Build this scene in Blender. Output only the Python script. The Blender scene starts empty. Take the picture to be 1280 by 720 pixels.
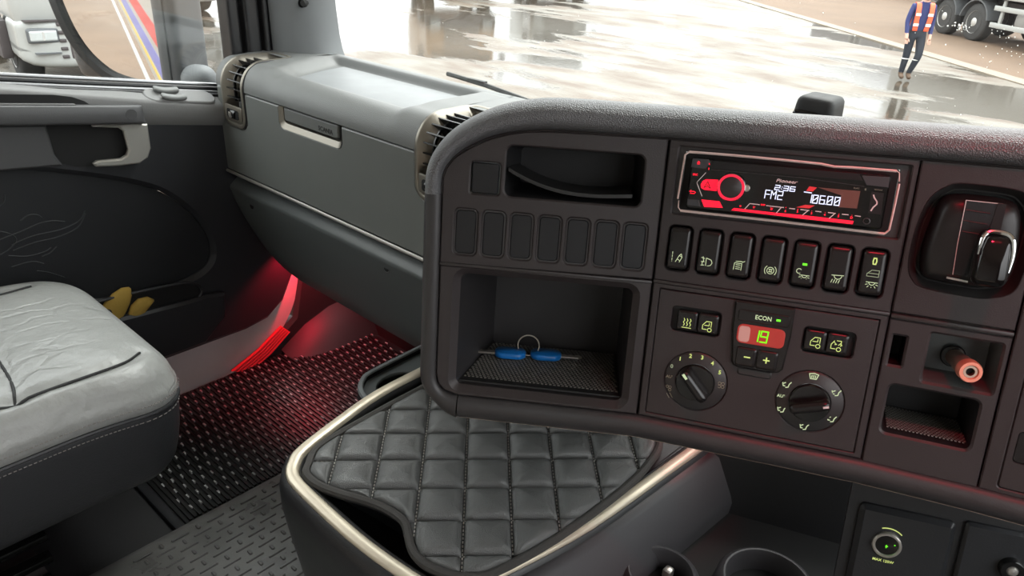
import bpy, bmesh, math, random
from mathutils import Vector, Matrix, geometry
from math import sin, cos, pi, radians as R

# ------------------------------------------------------------------ camera, sky, light, exposure
SC = bpy.context.scene
COL = SC.collection
CAMZ = 1.10
yaw, pitch, roll = R(40.9), R(26.4), R(3.0)
fwd = Vector((-sin(yaw) * cos(pitch), cos(yaw) * cos(pitch), -sin(pitch)))
rgt = Vector((cos(yaw), sin(yaw), 0.0))
dwn = fwd.cross(rgt)
r2 = rgt * cos(roll) - dwn * sin(roll)
d2 = rgt * sin(roll) + dwn * cos(roll)
cam = bpy.data.cameras.new('camera')
cam.sensor_fit = 'HORIZONTAL'; cam.sensor_width = 36.0
cam.lens = 36.0 * 931.0 / 1280.0
cam.clip_start = 0.02; cam.clip_end = 300
camo = bpy.data.objects.new('camera', cam); COL.objects.link(camo)
camo.matrix_world = Matrix(((r2.x, -d2.x, -fwd.x, 0), (r2.y, -d2.y, -fwd.y, 0), (r2.z, -d2.z, -fwd.z, CAMZ), (0, 0, 0, 1)))
SC.camera = camo

SC.view_settings.view_transform = 'Standard'
SC.view_settings.look = 'None'
SC.view_settings.gamma = 1.0
SC.view_settings.use_curve_mapping = False
SC.view_settings.exposure = 0.92

W = bpy.data.worlds.new('overcast'); SC.world = W
W.use_nodes = True
wn = W.node_tree.nodes; wl = W.node_tree.links
wn.clear()
wo = wn.new('ShaderNodeOutputWorld'); wb = wn.new('ShaderNodeBackground')
wtc = wn.new('ShaderNodeTexCoord'); wno = wn.new('ShaderNodeTexNoise'); wra = wn.new('ShaderNodeValToRGB')
wno.inputs['Scale'].default_value = 2.2; wno.inputs['Detail'].default_value = 4
wra.color_ramp.elements[0].position = .3; wra.color_ramp.elements[0].color = (.80, .83, .88, 1)
wra.color_ramp.elements[1].position = .7; wra.color_ramp.elements[1].color = (1.0, 1.0, .98, 1)
wl.new(wtc.outputs['Generated'], wno.inputs['Vector']); wl.new(wno.outputs['Fac'], wra.inputs['Fac'])
# overcast luminance: the zenith three times as bright as the horizon
wsx = wn.new('ShaderNodeSeparateXYZ'); wl.new(wtc.outputs['Generated'], wsx.inputs[0])
wmr = wn.new('ShaderNodeMapRange'); wmr.inputs[1].default_value = 0; wmr.inputs[2].default_value = 1; wmr.inputs[3].default_value = .27; wmr.inputs[4].default_value = 1.0
wl.new(wsx.outputs['Z'], wmr.inputs[0])
wmx = wn.new('ShaderNodeMix'); wmx.data_type = 'RGBA'; wmx.blend_type = 'MULTIPLY'; wmx.inputs[0].default_value = 1
wl.new(wra.outputs['Color'], wmx.inputs[6]); wl.new(wmr.outputs[0], wmx.inputs[7])
wl.new(wmx.outputs[2], wb.inputs['Color']); wl.new(wb.outputs['Background'], wo.inputs['Surface'])
wb.inputs['Strength'].default_value = 4.0

sun = bpy.data.lights.new('sun_through_cloud', 'SUN')
sun.energy = 1.5; sun.angle = R(35); sun.color = (1.0, .98, .94)
suno = bpy.data.objects.new('sun_through_cloud', sun); COL.objects.link(suno)
suno.rotation_euler = Vector((0.15, -0.55, -1.0)).to_track_quat('-Z', 'Y').to_euler()

random.seed(7)

# ------------------------------------------------------------------ materials
MATS = {}
def nodes_of(name):
    m = bpy.data.materials.new(name); m.use_nodes = True
    nt = m.node_tree; b = nt.nodes['Principled BSDF']
    return m, nt, b
def setv(b, k, v):
    if k in b.inputs: b.inputs[k].default_value = v
def mat(name, col, rough=.5, metal=0., bump=0., scale=200., vary=.0, vscale=8., spec=.5, kind='noise', coat=0., detail=3., rvary=0., dist=.002):
    m, nt, b = nodes_of(name)
    N, L = nt.nodes, nt.links
    setv(b, 'Base Color', (*col, 1)); setv(b, 'Roughness', rough); setv(b, 'Metallic', metal)
    setv(b, 'Specular IOR Level', spec); setv(b, 'Coat Weight', coat)
    tc = N.new('ShaderNodeTexCoord')
    if vary or rvary:
        n = N.new('ShaderNodeTexNoise'); n.inputs['Scale'].default_value = vscale; n.inputs['Detail'].default_value = 5
        L.new(tc.outputs['Object'], n.inputs['Vector'])
        if vary:
            mx = N.new('ShaderNodeMix'); mx.data_type = 'RGBA'
            mx.inputs[6].default_value = (*[c * (1 - vary) for c in col], 1)
            mx.inputs[7].default_value = (*[min(1, c * (1 + vary)) for c in col], 1)
            L.new(n.outputs['Fac'], mx.inputs[0]); L.new(mx.outputs[2], b.inputs['Base Color'])
        if rvary:
            mr = N.new('ShaderNodeMapRange'); mr.inputs[1].default_value = .3; mr.inputs[2].default_value = .7
            mr.inputs[3].default_value = max(.02, rough - rvary); mr.inputs[4].default_value = min(1, rough + rvary)
            L.new(n.outputs['Fac'], mr.inputs[0]); L.new(mr.outputs[0], b.inputs['Roughness'])
    if bump:
        if kind == 'voronoi':
            t = N.new('ShaderNodeTexVoronoi'); out = t.outputs['Distance']
        else:
            t = N.new('ShaderNodeTexNoise'); t.inputs['Detail'].default_value = detail; out = t.outputs['Fac']
        if kind == 'wrinkle':
            nz = N.new('ShaderNodeTexNoise'); nz.inputs['Scale'].default_value = 14; nz.inputs['Detail'].default_value = 4
            mpw = N.new('ShaderNodeMapping'); mpw.inputs['Scale'].default_value = (1, .55, 1); L.new(tc.outputs['Object'], mpw.inputs['Vector']); L.new(mpw.outputs[0], nz.inputs['Vector'])
            ad = N.new('ShaderNodeMix'); ad.data_type = 'VECTOR'; ad.inputs[0].default_value = .06
            L.new(mpw.outputs[0], ad.inputs[4]); L.new(nz.outputs['Color'], ad.inputs[5])
            vo = N.new('ShaderNodeTexVoronoi'); vo.feature = 'DISTANCE_TO_EDGE'; vo.inputs['Scale'].default_value = 20; L.new(ad.outputs[1], vo.inputs['Vector'])
            mrw = N.new('ShaderNodeMapRange'); mrw.inputs[2].default_value = .09; L.new(vo.outputs['Distance'], mrw.inputs[0])
            msk = N.new('ShaderNodeTexNoise'); msk.inputs['Scale'].default_value = 7; L.new(tc.outputs['Object'], msk.inputs['Vector'])
            mkr = N.new('ShaderNodeMapRange'); mkr.inputs[1].default_value = .45; mkr.inputs[2].default_value = .65; L.new(msk.outputs['Fac'], mkr.inputs[0])
            inv = N.new('ShaderNodeMath'); inv.operation = 'SUBTRACT'; inv.inputs[0].default_value = 1; L.new(mrw.outputs[0], inv.inputs[1])
            mul = N.new('ShaderNodeMath'); mul.operation = 'MULTIPLY'; L.new(inv.outputs[0], mul.inputs[0]); L.new(mkr.outputs[0], mul.inputs[1])
            sc2 = N.new('ShaderNodeMath'); sc2.operation = 'MULTIPLY_ADD'; sc2.inputs[1].default_value = -.30; L.new(mul.outputs[0], sc2.inputs[0]); L.new(t.outputs['Fac'], sc2.inputs[2])
            out = sc2.outputs[0]
        t.inputs['Scale'].default_value = scale
        L.new(tc.outputs['Object'], t.inputs['Vector'])
        bp = N.new('ShaderNodeBump'); bp.inputs['Strength'].default_value = bump; bp.inputs['Distance'].default_value = dist
        L.new(out, bp.inputs['Height']); L.new(bp.outputs['Normal'], b.inputs['Normal'])
    MATS[name] = m
    return m
def emit(name, col, s, base=(.02, .02, .02)):
    m, nt, b = nodes_of(name)
    setv(b, 'Base Color', (*base, 1)); setv(b, 'Emission Color', (*col, 1)); setv(b, 'Emission Strength', s); setv(b, 'Roughness', .4)
    MATS[name] = m; return m
def glassmat(name, tint=(1, 1, 1), gl=.06, rough=.0):
    m = bpy.data.materials.new(name); m.use_nodes = True
    nt = m.node_tree; N, L = nt.nodes, nt.links; N.clear()
    o = N.new('ShaderNodeOutputMaterial'); mx = N.new('ShaderNodeMixShader')
    t = N.new('ShaderNodeBsdfTransparent'); t.inputs['Color'].default_value = (*tint, 1)
    g = N.new('ShaderNodeBsdfGlossy'); g.inputs['Roughness'].default_value = rough; g.inputs['Color'].default_value = (1, 1, 1, 1)
    mx.inputs[0].default_value = gl
    L.new(t.outputs[0], mx.inputs[1]); L.new(g.outputs[0], mx.inputs[2]); L.new(mx.outputs[0], o.inputs['Surface'])
    MATS[name] = m; return m

mat('fascia', (.033, .0265, .027), .46, bump=.12, scale=900, vary=.10, vscale=30)
mat('fascia_edge', (.036, .031, .031), .42, bump=.10, scale=900)
mat('frame_plastic', (.040, .037, .038), .40, bump=.10, scale=900)
mat('pad_leather', (.090, .090, .095), .36, bump=.45, scale=800, kind='voronoi', spec=.9)
mat('bin_grey', (.026, .024, .025), .5, bump=.1, scale=700, vary=.15, vscale=20)
mat('bin_black', (.012, .012, .013), .55, bump=.1, scale=700)
mat('housing_black', (.010, .010, .010), .38)
mat('rim_highlight', (.075, .068, .068), .38)  # edge highlights on the blanks' rims put into a lighter colour
mat('blank', (.010, .010, .012), .36, bump=.08, scale=800)
mat('rocker', (.012, .011, .011), .26, spec=.5)
mat('knob_black', (.010, .010, .010), .24)
mat('dial_grey', (.030, .028, .028), .42)
mat('gloss_black', (.006, .006, .006), .10)
mat('radio_glass', (.008, .004, .004), .12)
mat('radio_grey', (.05, .05, .055), .35)
mat('cage_metal', (.95, .72, .67), .35)  # sky reflection on the metal put into a pale base colour
mat('chrome', (.80, .80, .78), .10, metal=1.)
mat('satin_silver', (.52, .50, .46), .32, metal=.75)
mat('trim_cream', (.62, .55, .43), .36, metal=.35, vary=.18, vscale=25)
mat('vent_champagne', (.235, .215, .18), .34, metal=.6)
mat('glove_grey', (.150, .157, .150), .40, bump=.10, scale=700, vary=.08, vscale=12)
mat('glove_top', (.150, .155, .152), .46, bump=.25, scale=900, kind='voronoi')
mat('tray_liner', (.215, .225, .232), .5, bump=.12, scale=500, vary=.15, vscale=25)
mat('glove_low', (.085, .094, .094), .42, bump=.08, scale=700)
mat('handle_grey', (.15, .155, .15), .4)
mat('headliner', (.60, .58, .54), .8)
mat('door_dark', (.022, .023, .026), .5, bump=.12, scale=600)
mat('door_panel', (.010, .011, .013), .62, bump=.15, scale=500)
mat('door_top', (.19, .19, .187), .5, bump=.2, scale=500)
mat('armrest', (.072, .072, .074), .45, bump=.15, scale=500)
mat('seal_black', (.010, .010, .011), .4)
mat('pillar_grey', (.16, .17, .175), .55, bump=.08, scale=600)
mat('belt_metal', (.34, .34, .35), .34, metal=.8)
mat('handle_silver', (.50, .49, .45), .35, metal=.55)
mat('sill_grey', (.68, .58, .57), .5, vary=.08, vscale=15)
mat('kick_dark', (.030, .024, .025), .5)
mat('tread_plate_glow', (.75, .03, .05), .35)  # red lamp glow on the plate put into its colour
mat('mat_rubber', (.016, .016, .016), .34, bump=.15, scale=300)
mat('nub_glint', (.38, .38, .38), .16)  # pale base colour stands in for window glints on the nubs
mat('tunnel_rubber', (.125, .125, .12), .36, bump=.10, scale=350, vary=.45, vscale=14, rvary=.12)
mat('tread_bar', (.09, .09, .088), .32)
mat('floor_dark', (.020, .020, .021), .45, bump=.1, scale=200)
mat('seat_leather', (.30, .305, .295), .36, bump=.8, scale=22, vary=.12, vscale=10, detail=12, spec=.6, dist=.007, kind='wrinkle')
mat('seat_side_shade', (.027, .028, .031), .48, bump=.25, scale=300)  # side of the grey leather, its shade put into the colour
mat('seat_seam', (.012, .012, .012), .6)
mat('stitch', (.22, .20, .19), .6)
mat('quilt', (.072, .074, .072), .25, bump=.4, scale=900, kind='voronoi', spec=.85)
mat('quilt_base', (.020, .020, .020), .6)
mat('binding', (.040, .037, .034), .75, bump=.4, scale=500)
mat('stitch_grey', (.62, .59, .55), .6)
mat('console_black', (.020, .021, .023), .36, bump=.15, scale=500)
mat('console_side', (.034, .032, .035), .5, bump=.1, scale=700)
mat('void', (.004, .004, .004), .7)
mat('key_blue', (.01, .16, .50), .35)
mat('key_steel', (.62, .58, .52), .28, metal=.9)
mat('copper', (.85, .30, .20), .3, metal=.35)
mat('brass', (.50, .36, .28), .35, metal=.8)
mat('net_rubber', (.018, .018, .018), .45)
mat('net_thread', (.14, .135, .125), .5)
mat('glove_yellow', (.42, .27, .05), .8, bump=.4, scale=300)
mat('glove_black', (.016, .016, .016), .7)
mat('mirror_glass', (.86, .86, .85), .015, metal=1.)
mat('ext_grey', (.10, .105, .11), .45)
mat('rubber_ext', (.02, .02, .02), .6)
mat('white_paint', (.36, .365, .35), .3)
mat('tan_paint', (.36, .24, .15), .4)
mat('red_paint', (.55, .03, .03), .4)
mat('blue_paint', (.16, .17, .46), .4)
mat('yellow_paint', (.75, .50, .06), .4)
mat('tyre', (.035, .034, .033), .75)
mat('rim', (.50, .49, .47), .4, metal=.3)
mat('lamp_clear', (.55, .58, .58), .12, metal=.3)
mat('dark_glass', (.02, .025, .03), .08)
mat('chassis', (.06, .05, .05), .6)
mat('wall_grey', (.20, .20, .21), .7)
mat('brick', (.30, .12, .08), .8)
mat('navy', (.022, .030, .12), .8)
mat('trousers', (.016, .020, .030), .8)
mat('boots', (.10, .06, .035), .7)
mat('skin', (.55, .33, .25), .55)
mat('hivis', (.95, .13, .05), .6)
mat('silver_tape', (.75, .72, .68), .35)
mat('hair', (.03, .02, .015), .7)
mat('print_dim', (.30, .30, .22), .5)
mat('print_dark', (.012, .012, .012), .5)
mat('print_silver', (.80, .70, .69), .4)
mat('gravel_brown', (.115, .072, .043), .8, bump=.5, scale=6, vary=.25, vscale=.7)
mat('kerb_pale', (.20, .165, .125), .7, vary=.2, vscale=2)
def droplet_material():
    m = bpy.data.materials.new('droplet'); m.use_nodes = True; N, L = m.node_tree.nodes, m.node_tree.links; N.clear()
    o = N.new('ShaderNodeOutputMaterial'); a = N.new('ShaderNodeBsdfTranslucent'); a.inputs['Color'].default_value = (.95, .95, .93, 1)
    d = N.new('ShaderNodeBsdfDiffuse'); d.inputs['Color'].default_value = (.95, .95, .93, 1); x = N.new('ShaderNodeMixShader'); x.inputs[0].default_value = .3
    L.new(a.outputs[0], x.inputs[1]); L.new(d.outputs[0], x.inputs[2]); L.new(x.outputs[0], o.inputs['Surface']); MATS['droplet'] = m
droplet_material()
emit('red_lit', (1, .004, .025), .85, (.3, .01, .02))
mat('display_sheen_tint', (.17, .075, .06), .25)
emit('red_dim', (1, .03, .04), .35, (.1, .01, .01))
emit('red_ring', (1, .01, .05), .6)
emit('digit_white', (.72, .74, 1), .75)
emit('digit_green', (.20, 1, .0), .62)
emit('icon_green', (.74, .86, .50), .42)
emit('icon_dim', (.72, .80, .50), .20)
emit('icon_yellow', (.78, .90, .26), .45)
emit('led_green', (.16, 1, .02), .7)
emit('lens_red', (1, .02, .03), 6.0)
emit('display_red', (1, .07, .05), .11, (.25, .03, .025))
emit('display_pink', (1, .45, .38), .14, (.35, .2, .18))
glassmat('windscreen_glass', (.97, .985, .97), .05)
glassmat('door_glass', (.95, .97, .96), .06)

# wet yard: concrete, brown silt and standing water
def yard_material():
    m, nt, b = nodes_of('wet_yard'); N, L = nt.nodes, nt.links
    tc = N.new('ShaderNodeTexCoord')
    mp = N.new('ShaderNodeMapping'); mp.inputs['Rotation'].default_value = (0, 0, R(40)); mp.inputs['Scale'].default_value = (.55, 1.25, 1)
    L.new(tc.outputs['Object'], mp.inputs['Vector'])
    n1 = N.new('ShaderNodeTexNoise'); n1.inputs['Scale'].default_value = .33; n1.inputs['Detail'].default_value = 7; n1.inputs['Roughness'].default_value = .58
    n2 = N.new('ShaderNodeTexNoise'); n2.inputs['Scale'].default_value = 1.3; n2.inputs['Detail'].default_value = 8
    n3 = N.new('ShaderNodeTexNoise'); n3.inputs['Scale'].default_value = 14; n3.inputs['Detail'].default_value = 6
    for n in (n1, n2, n3): L.new(mp.outputs[0], n.inputs['Vector'])
    pud = N.new('ShaderNodeMapRange'); pud.inputs[1].default_value = .47; pud.inputs[2].default_value = .52
    L.new(n1.outputs['Fac'], pud.inputs[0])
    cr = N.new('ShaderNodeValToRGB'); e = cr.color_ramp.elements
    e[0].position = .36; e[0].color = (.075, .048, .030, 1)
    e[1].position = .60; e[1].color = (.135, .125, .105, 1)
    el = cr.color_ramp.elements.new(.47); el.color = (.105, .085, .064, 1)
    L.new(n2.outputs['Fac'], cr.inputs['Fac'])
    mx = N.new('ShaderNodeMix'); mx.data_type = 'RGBA'
    L.new(pud.outputs[0], mx.inputs[0]); L.new(cr.outputs['Color'], mx.inputs[6]); mx.inputs[7].default_value = (.06, .05, .038, 1)
    L.new(mx.outputs[2], b.inputs['Base Color'])
    ro = N.new('ShaderNodeMapRange'); ro.inputs[3].default_value = .55; ro.inputs[4].default_value = .06
    L.new(pud.outputs[0], ro.inputs[0]); L.new(ro.outputs[0], b.inputs['Roughness'])
    bp = N.new('ShaderNodeBump'); bp.inputs['Distance'].default_value = .05
    inv = N.new('ShaderNodeMapRange'); inv.inputs[3].default_value = .35; inv.inputs[4].default_value = .04
    L.new(pud.outputs[0], inv.inputs[0]); L.new(inv.outputs[0], bp.inputs['Strength'])
    L.new(n3.outputs['Fac'], bp.inputs['Height']); L.new(bp.outputs['Normal'], b.inputs['Normal'])
    setv(b, 'Specular IOR Level', .5)
    MATS['wet_yard'] = m
yard_material()

# ------------------------------------------------------------------ mesh helpers
def area2(p): return sum(p[i][0] * p[(i + 1) % len(p)][1] - p[(i + 1) % len(p)][0] * p[i][1] for i in range(len(p)))
def ccw(p): return list(p) if area2(p) > 0 else list(p)[::-1]
def offset(poly, d):
    p = ccw(poly); n = len(p); out = []
    for i in range(n):
        a, b, c = Vector(p[i - 1][:2]), Vector(p[i][:2]), Vector(p[(i + 1) % n][:2])
        e1 = (b - a); e2 = (c - b)
        if e1.length < 1e-9: e1 = e2
        if e2.length < 1e-9: e2 = e1
        e1.normalize(); e2.normalize()
        n1 = Vector((e1.y, -e1.x)); n2 = Vector((e2.y, -e2.x))
        k = max(.35, 1 + n1.dot(n2))
        out.append(tuple(b + (n1 + n2) * (d / k)))
    return out
def rr(w, h, r, cx=0, cz=0, n=5):
    r = min(r, w / 2 - 1e-6, h / 2 - 1e-6); P = []
    for (sx, sz, a0) in ((1, 1, 0), (-1, 1, 90), (-1, -1, 180), (1, -1, 270)):
        for i in range(n + 1):
            a = R(a0 + 90 * i / n)
            P.append((cx + sx * (w / 2 - r) + r * cos(a), cz + sz * (h / 2 - r) + r * sin(a)))
    return P
def rect(x0, x1, z0, z1, r=0, n=4):
    if r: return rr(x1 - x0, z1 - z0, r, (x0 + x1) / 2, (z0 + z1) / 2, n)
    return [(x0, z0), (x1, z0), (x1, z1), (x0, z1)]
def circ(cx, cz, r, n=32): return [(cx + r * cos(2 * pi * i / n), cz + r * sin(2 * pi * i / n)) for i in range(n)]
def smooth_path(pts, n=6, closed=False):
    P = [Vector(p) for p in pts]; out = []; m = len(P)
    rng = range(m) if closed else range(m - 1)
    for i in rng:
        p0 = P[(i - 1) % m] if closed or i > 0 else P[0]; p1 = P[i]; p2 = P[(i + 1) % m]
        p3 = P[(i + 2) % m] if closed or i + 2 < m else P[-1]
        for k in range(n):
            t = k / n
            out.append(.5 * ((2 * p1) + (p2 - p0) * t + (2 * p0 - 5 * p1 + 4 * p2 - p3) * t * t + (3 * p1 - p0 - 3 * p2 + p3) * t ** 3))
    if not closed: out.append(P[-1].copy())
    return out

class MB:
    def __init__(s, T=None): s.v = []; s.f = []; s.T = T
    def add(s, vs, fs):
        o = len(s.v); s.v += [Vector(v) for v in vs]; s.f += [tuple(i + o for i in f) for f in fs]; return s
    def box(s, x0, x1, y0, y1, z0, z1, M=None):
        v = [Vector(p) for p in ((x0, y0, z0), (x1, y0, z0), (x1, y1, z0), (x0, y1, z0), (x0, y0, z1), (x1, y0, z1), (x1, y1, z1), (x0, y1, z1))]
        if M is not None: v = [M @ p for p in v]
        return s.add(v, [(0, 3, 2, 1), (4, 5, 6, 7), (0, 1, 5, 4), (1, 2, 6, 5), (2, 3, 7, 6), (3, 0, 4, 7)])
    def plate(s, outer, y0, y1, holes=(), b=0., hb=0., back=True):
        """polygon in x,z extruded along y from y0 (front) to y1, front edges chamfered"""
        O = ccw(outer); Hs = [ccw(h) for h in holes]
        OF = offset(O, -b) if b else O
        HF = [offset(h, hb) if hb else h for h in Hs]
        loops = [OF] + HF
        tri = geometry.tessellate_polygon([[Vector((p[0], p[1], 0)) for p in lp] for lp in loops])
        flat = [p for lp in loops for p in lp]
        s.add([(p[0], y0, p[1]) for p in flat], tri)
        def wall(rings):
            n = len(rings[0][0]); vs = []; fs = []
            for ring, y in rings: vs += [(p[0], y, p[1]) for p in ring]
            for k in range(len(rings) - 1):
                for i in range(n):
                    j = (i + 1) % n
                    fs.append((k * n + i, k * n + j, (k + 1) * n + j, (k + 1) * n + i))
            s.add(vs, fs)
        wall([(OF, y0), (O, y0 + b), (O, y1)] if b else [(O, y0), (O, y1)])
        for h, hf in zip(Hs, HF): wall([(hf, y0), (h, y0 + hb), (h, y1)] if hb else [(h, y0), (h, y1)])
        if back:
            tri = geometry.tessellate_polygon([[Vector((p[0], p[1], 0)) for p in lp] for lp in [O] + Hs])
            flat = [p for lp in [O] + Hs for p in lp]
            s.add([(p[0], y1, p[1]) for p in flat], [t[::-1] for t in tri])
        return s
    def rings(s, rings, cap0=True, cap1=True, closed=True):
        n = len(rings[0]); vs = [p for r in rings for p in r]; fs = []
        for k in range(len(rings) - 1):
            for i in range(n if closed else n - 1):
                j = (i + 1) % n
                fs.append((k * n + i, k * n + j, (k + 1) * n + j, (k + 1) * n + i))
        if cap0: fs.append(tuple(range(n))[::-1])
        if cap1: fs.append(tuple(range((len(rings) - 1) * n, len(rings) * n)))
        return s.add(vs, fs)
    def cavity(s, poly, y0, y1, back_poly=None):
        B = back_poly or poly
        a = ccw(poly); b = ccw(B); n = len(a)
        s.add([(p[0], y0, p[1]) for p in a] + [(p[0], y1, p[1]) for p in b],
              [(i, (i + 1) % n, n + (i + 1) % n, n + i) for i in range(n)] + [tuple(range(n, 2 * n))])
        return s
    def tube(s, path, r, n=8, closed=False, flat=1.0):
        P = [Vector(p) for p in path]; m = len(P); rings = []
        prev = None
        for i in range(m):
            t = (P[(i + 1) % m] - P[i - 1]) if closed else (P[min(i + 1, m - 1)] - P[max(i - 1, 0)])
            if t.length < 1e-9: t = Vector((0, 0, 1))
            t.normalize()
            if prev is None:
                u = t.cross(Vector((0, 0, 1)))
                if u.length < .05: u = t.cross(Vector((0, 1, 0)))
            else:
                u = prev - t * prev.dot(t)
                if u.length < 1e-6: u = t.cross(Vector((0, 0, 1)))
            u.normalize(); prev = u; w = t.cross(u)
            rad = r[i] if isinstance(r, (list, tuple)) else r
            rings.append([P[i] + (u * cos(2 * pi * k / n) + w * sin(2 * pi * k / n) * flat) * rad for k in range(n)])
        if closed: rings.append(rings[0]); return s.rings(rings, False, False)
        return s.rings(rings)
    def lathe(s, prof, c=(0, 0, 0), n=32, axis='y', cap=True):
        """profile list of (radius, along axis)"""
        c = Vector(c); rings = []
        for (r, a) in prof:
            ring = []
            for k in range(n):
                t = 2 * pi * k / n
                if axis == 'y': ring.append(c + Vector((r * cos(t), a, r * sin(t))))
                elif axis == 'z': ring.append(c + Vector((r * cos(t), r * sin(t), a)))
                else: ring.append(c + Vector((a, r * cos(t), r * sin(t))))
            rings.append(ring)
        return s.rings(rings, cap, cap)
    def pillow(s, x0, x1, y0, y1, z0, z1, r, n=10, fn=None, M=None):
        h = Vector(((x1 - x0) / 2, (y1 - y0) / 2, (z1 - z0) / 2)); c = Vector(((x0 + x1) / 2, (y0 + y1) / 2, (z0 + z1) / 2))
        r = min(r, h.x, h.y, h.z)
        idx = {}; vs = []; fs = []
        def dist(t, H):   # dense near edges
            return t
        def V(i, j, k):
            key = (i, j, k)
            if key in idx: return idx[key]
            g = [(2 * q / n - 1) for q in key]
            g = [math.copysign(abs(a) ** .75, a) for a in g]
            p = Vector((g[0] * h.x, g[1] * h.y, g[2] * h.z))
            q = Vector((max(-h.x + r, min(h.x - r, p.x)), max(-h.y + r, min(h.y - r, p.y)), max(-h.z + r, min(h.z - r, p.z))))
            d = p - q
            if d.length > 1e-9: d.normalize()
            p = q + d * r
            P = c + p
            if fn: P = fn(P)
            if M is not None: P = M @ P
            idx[key] = len(vs); vs.append(P); return idx[key]
        for a in range(n):
            for b in range(n):
                for (side) in (0, n):
                    fs.append((V(a, b, side), V(a + 1, b, side), V(a + 1, b + 1, side), V(a, b + 1, side)))
                    fs.append((V(a, side, b), V(a + 1, side, b), V(a + 1, side, b + 1), V(a, side, b + 1)))
                    fs.append((V(side, a, b), V(side, a + 1, b), V(side, a + 1, b + 1), V(side, a, b + 1)))
        return s.add(vs, fs)
    def strokes(s, lines, w, y, t=.0003):
        """flat ribbons in x,z at depth y (front), a touch thick"""
        for ln in lines:
            for i in range(len(ln) - 1):
                a = Vector(ln[i]); b = Vector(ln[i + 1]); d = b - a
                if d.length < 1e-9: continue
                d.normalize(); q = Vector((-d.y, d.x)) * (w / 2); a = a - d * (w * .3); b = b + d * (w * .3)
                pts = [a - q, b - q, b + q, a + q]
                vs = [(p.x, y, p.y) for p in pts] + [(p.x, y + t, p.y) for p in pts]
                s.add(vs, [(0, 1, 2, 3), (0, 4, 5, 1), (1, 5, 6, 2), (2, 6, 7, 3), (3, 7, 4, 0)])
        return s
    def mesh(s, name, bevel=0., seg=2, bangle=35):
        me = bpy.data.meshes.new(name)
        vs = [s.T @ v for v in s.v] if s.T is not None else s.v
        me.from_pydata([tuple(v) for v in vs], [], s.f)
        bm = bmesh.new(); bm.from_mesh(me)
        bmesh.ops.remove_doubles(bm, verts=bm.verts, dist=1e-6)
        bmesh.ops.recalc_face_normals(bm, faces=bm.faces)
        if bevel:
            ed = [e for e in bm.edges if len(e.link_faces) == 2 and e.calc_face_angle(0) > R(bangle)]
            if ed: bmesh.ops.bevel(bm, geom=ed, offset=bevel, segments=seg, affect='EDGES', profile=.5, clamp_overlap=True)
        bm.to_mesh(me); bm.free()
        return me
    def build(s, name, material, parent=None, smooth=38, bevel=0., seg=2, label=None, kind=None, bangle=35):
        me = s.mesh(name, bevel, seg, bangle)
        if smooth:
            me.polygons.foreach_set('use_smooth', [True] * len(me.polygons))
            me.set_sharp_from_angle(angle=R(smooth))
        me.materials.append(MATS[material])
        o = bpy.data.objects.new(name, me); COL.objects.link(o)
        if parent: o.parent = parent
        if label: o['label'] = label
        if kind: o['kind'] = kind
        return o

def share(o, parent=None, loc=None, mtx=None, name=None):
    c = o.copy(); COL.objects.link(c); c.parent = parent if parent else o.parent
    if loc is not None: c.location = loc
    if mtx is not None: c.matrix_local = mtx
    return c
def empty(name, label=None, cat=None, mtx=None, loc=None, group=None, kind=None):
    o = bpy.data.objects.new(name, None); COL.objects.link(o); o.empty_display_size = .05
    if mtx is not None: o.matrix_world = mtx
    if loc is not None: o.location = loc
    if label: o['label'] = label
    if cat: o['category'] = cat
    if group: o['group'] = group
    if kind: o['kind'] = kind
    return o
def tag(o, label=None, cat=None, group=None, kind=None):
    if label: o['label'] = label
    if cat: o['category'] = cat
    if group: o['group'] = group
    if kind: o['kind'] = kind
    return o
def text(s, size, x, z, y, material, parent, T=None, align='CENTER', name='lettering', shear=0., stretch=1., depth=.0002, bold=0.):
    cu = bpy.data.curves.new('t', 'FONT'); cu.body = s; cu.size = size; cu.align_x = align; cu.align_y = 'CENTER'; cu.shear = shear
    cu.resolution_u = 2; cu.offset = bold
    ob = bpy.data.objects.new('t', cu); COL.objects.link(ob)
    bpy.context.view_layer.update()
    me0 = ob.evaluated_get(bpy.context.evaluated_depsgraph_get()).to_mesh()
    vs = [(x + v.co.x * stretch, y, z + v.co.y) for v in me0.vertices]; fs = [tuple(p.vertices) for p in me0.polygons]
    ob.to_mesh_clear(); bpy.data.objects.remove(ob); bpy.data.curves.remove(cu)
    n = len(vs); 
    m = MB(T); m.add(vs, fs)
    # give the print a little body
    edges = {}
    for f in fs:
        for i in range(len(f)):
            k = tuple(sorted((f[i], f[(i + 1) % len(f)]))); edges[k] = edges.get(k, 0) + 1
    bd = [k for k, c in edges.items() if c == 1]
    off = len(m.v); m.v += [Vector((v[0], v[1] + depth, v[2])) for v in vs]
    m.f += [(a, b, b + off, a + off) for a, b in bd]
    return m.build(name, material, parent, smooth=0)

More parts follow.
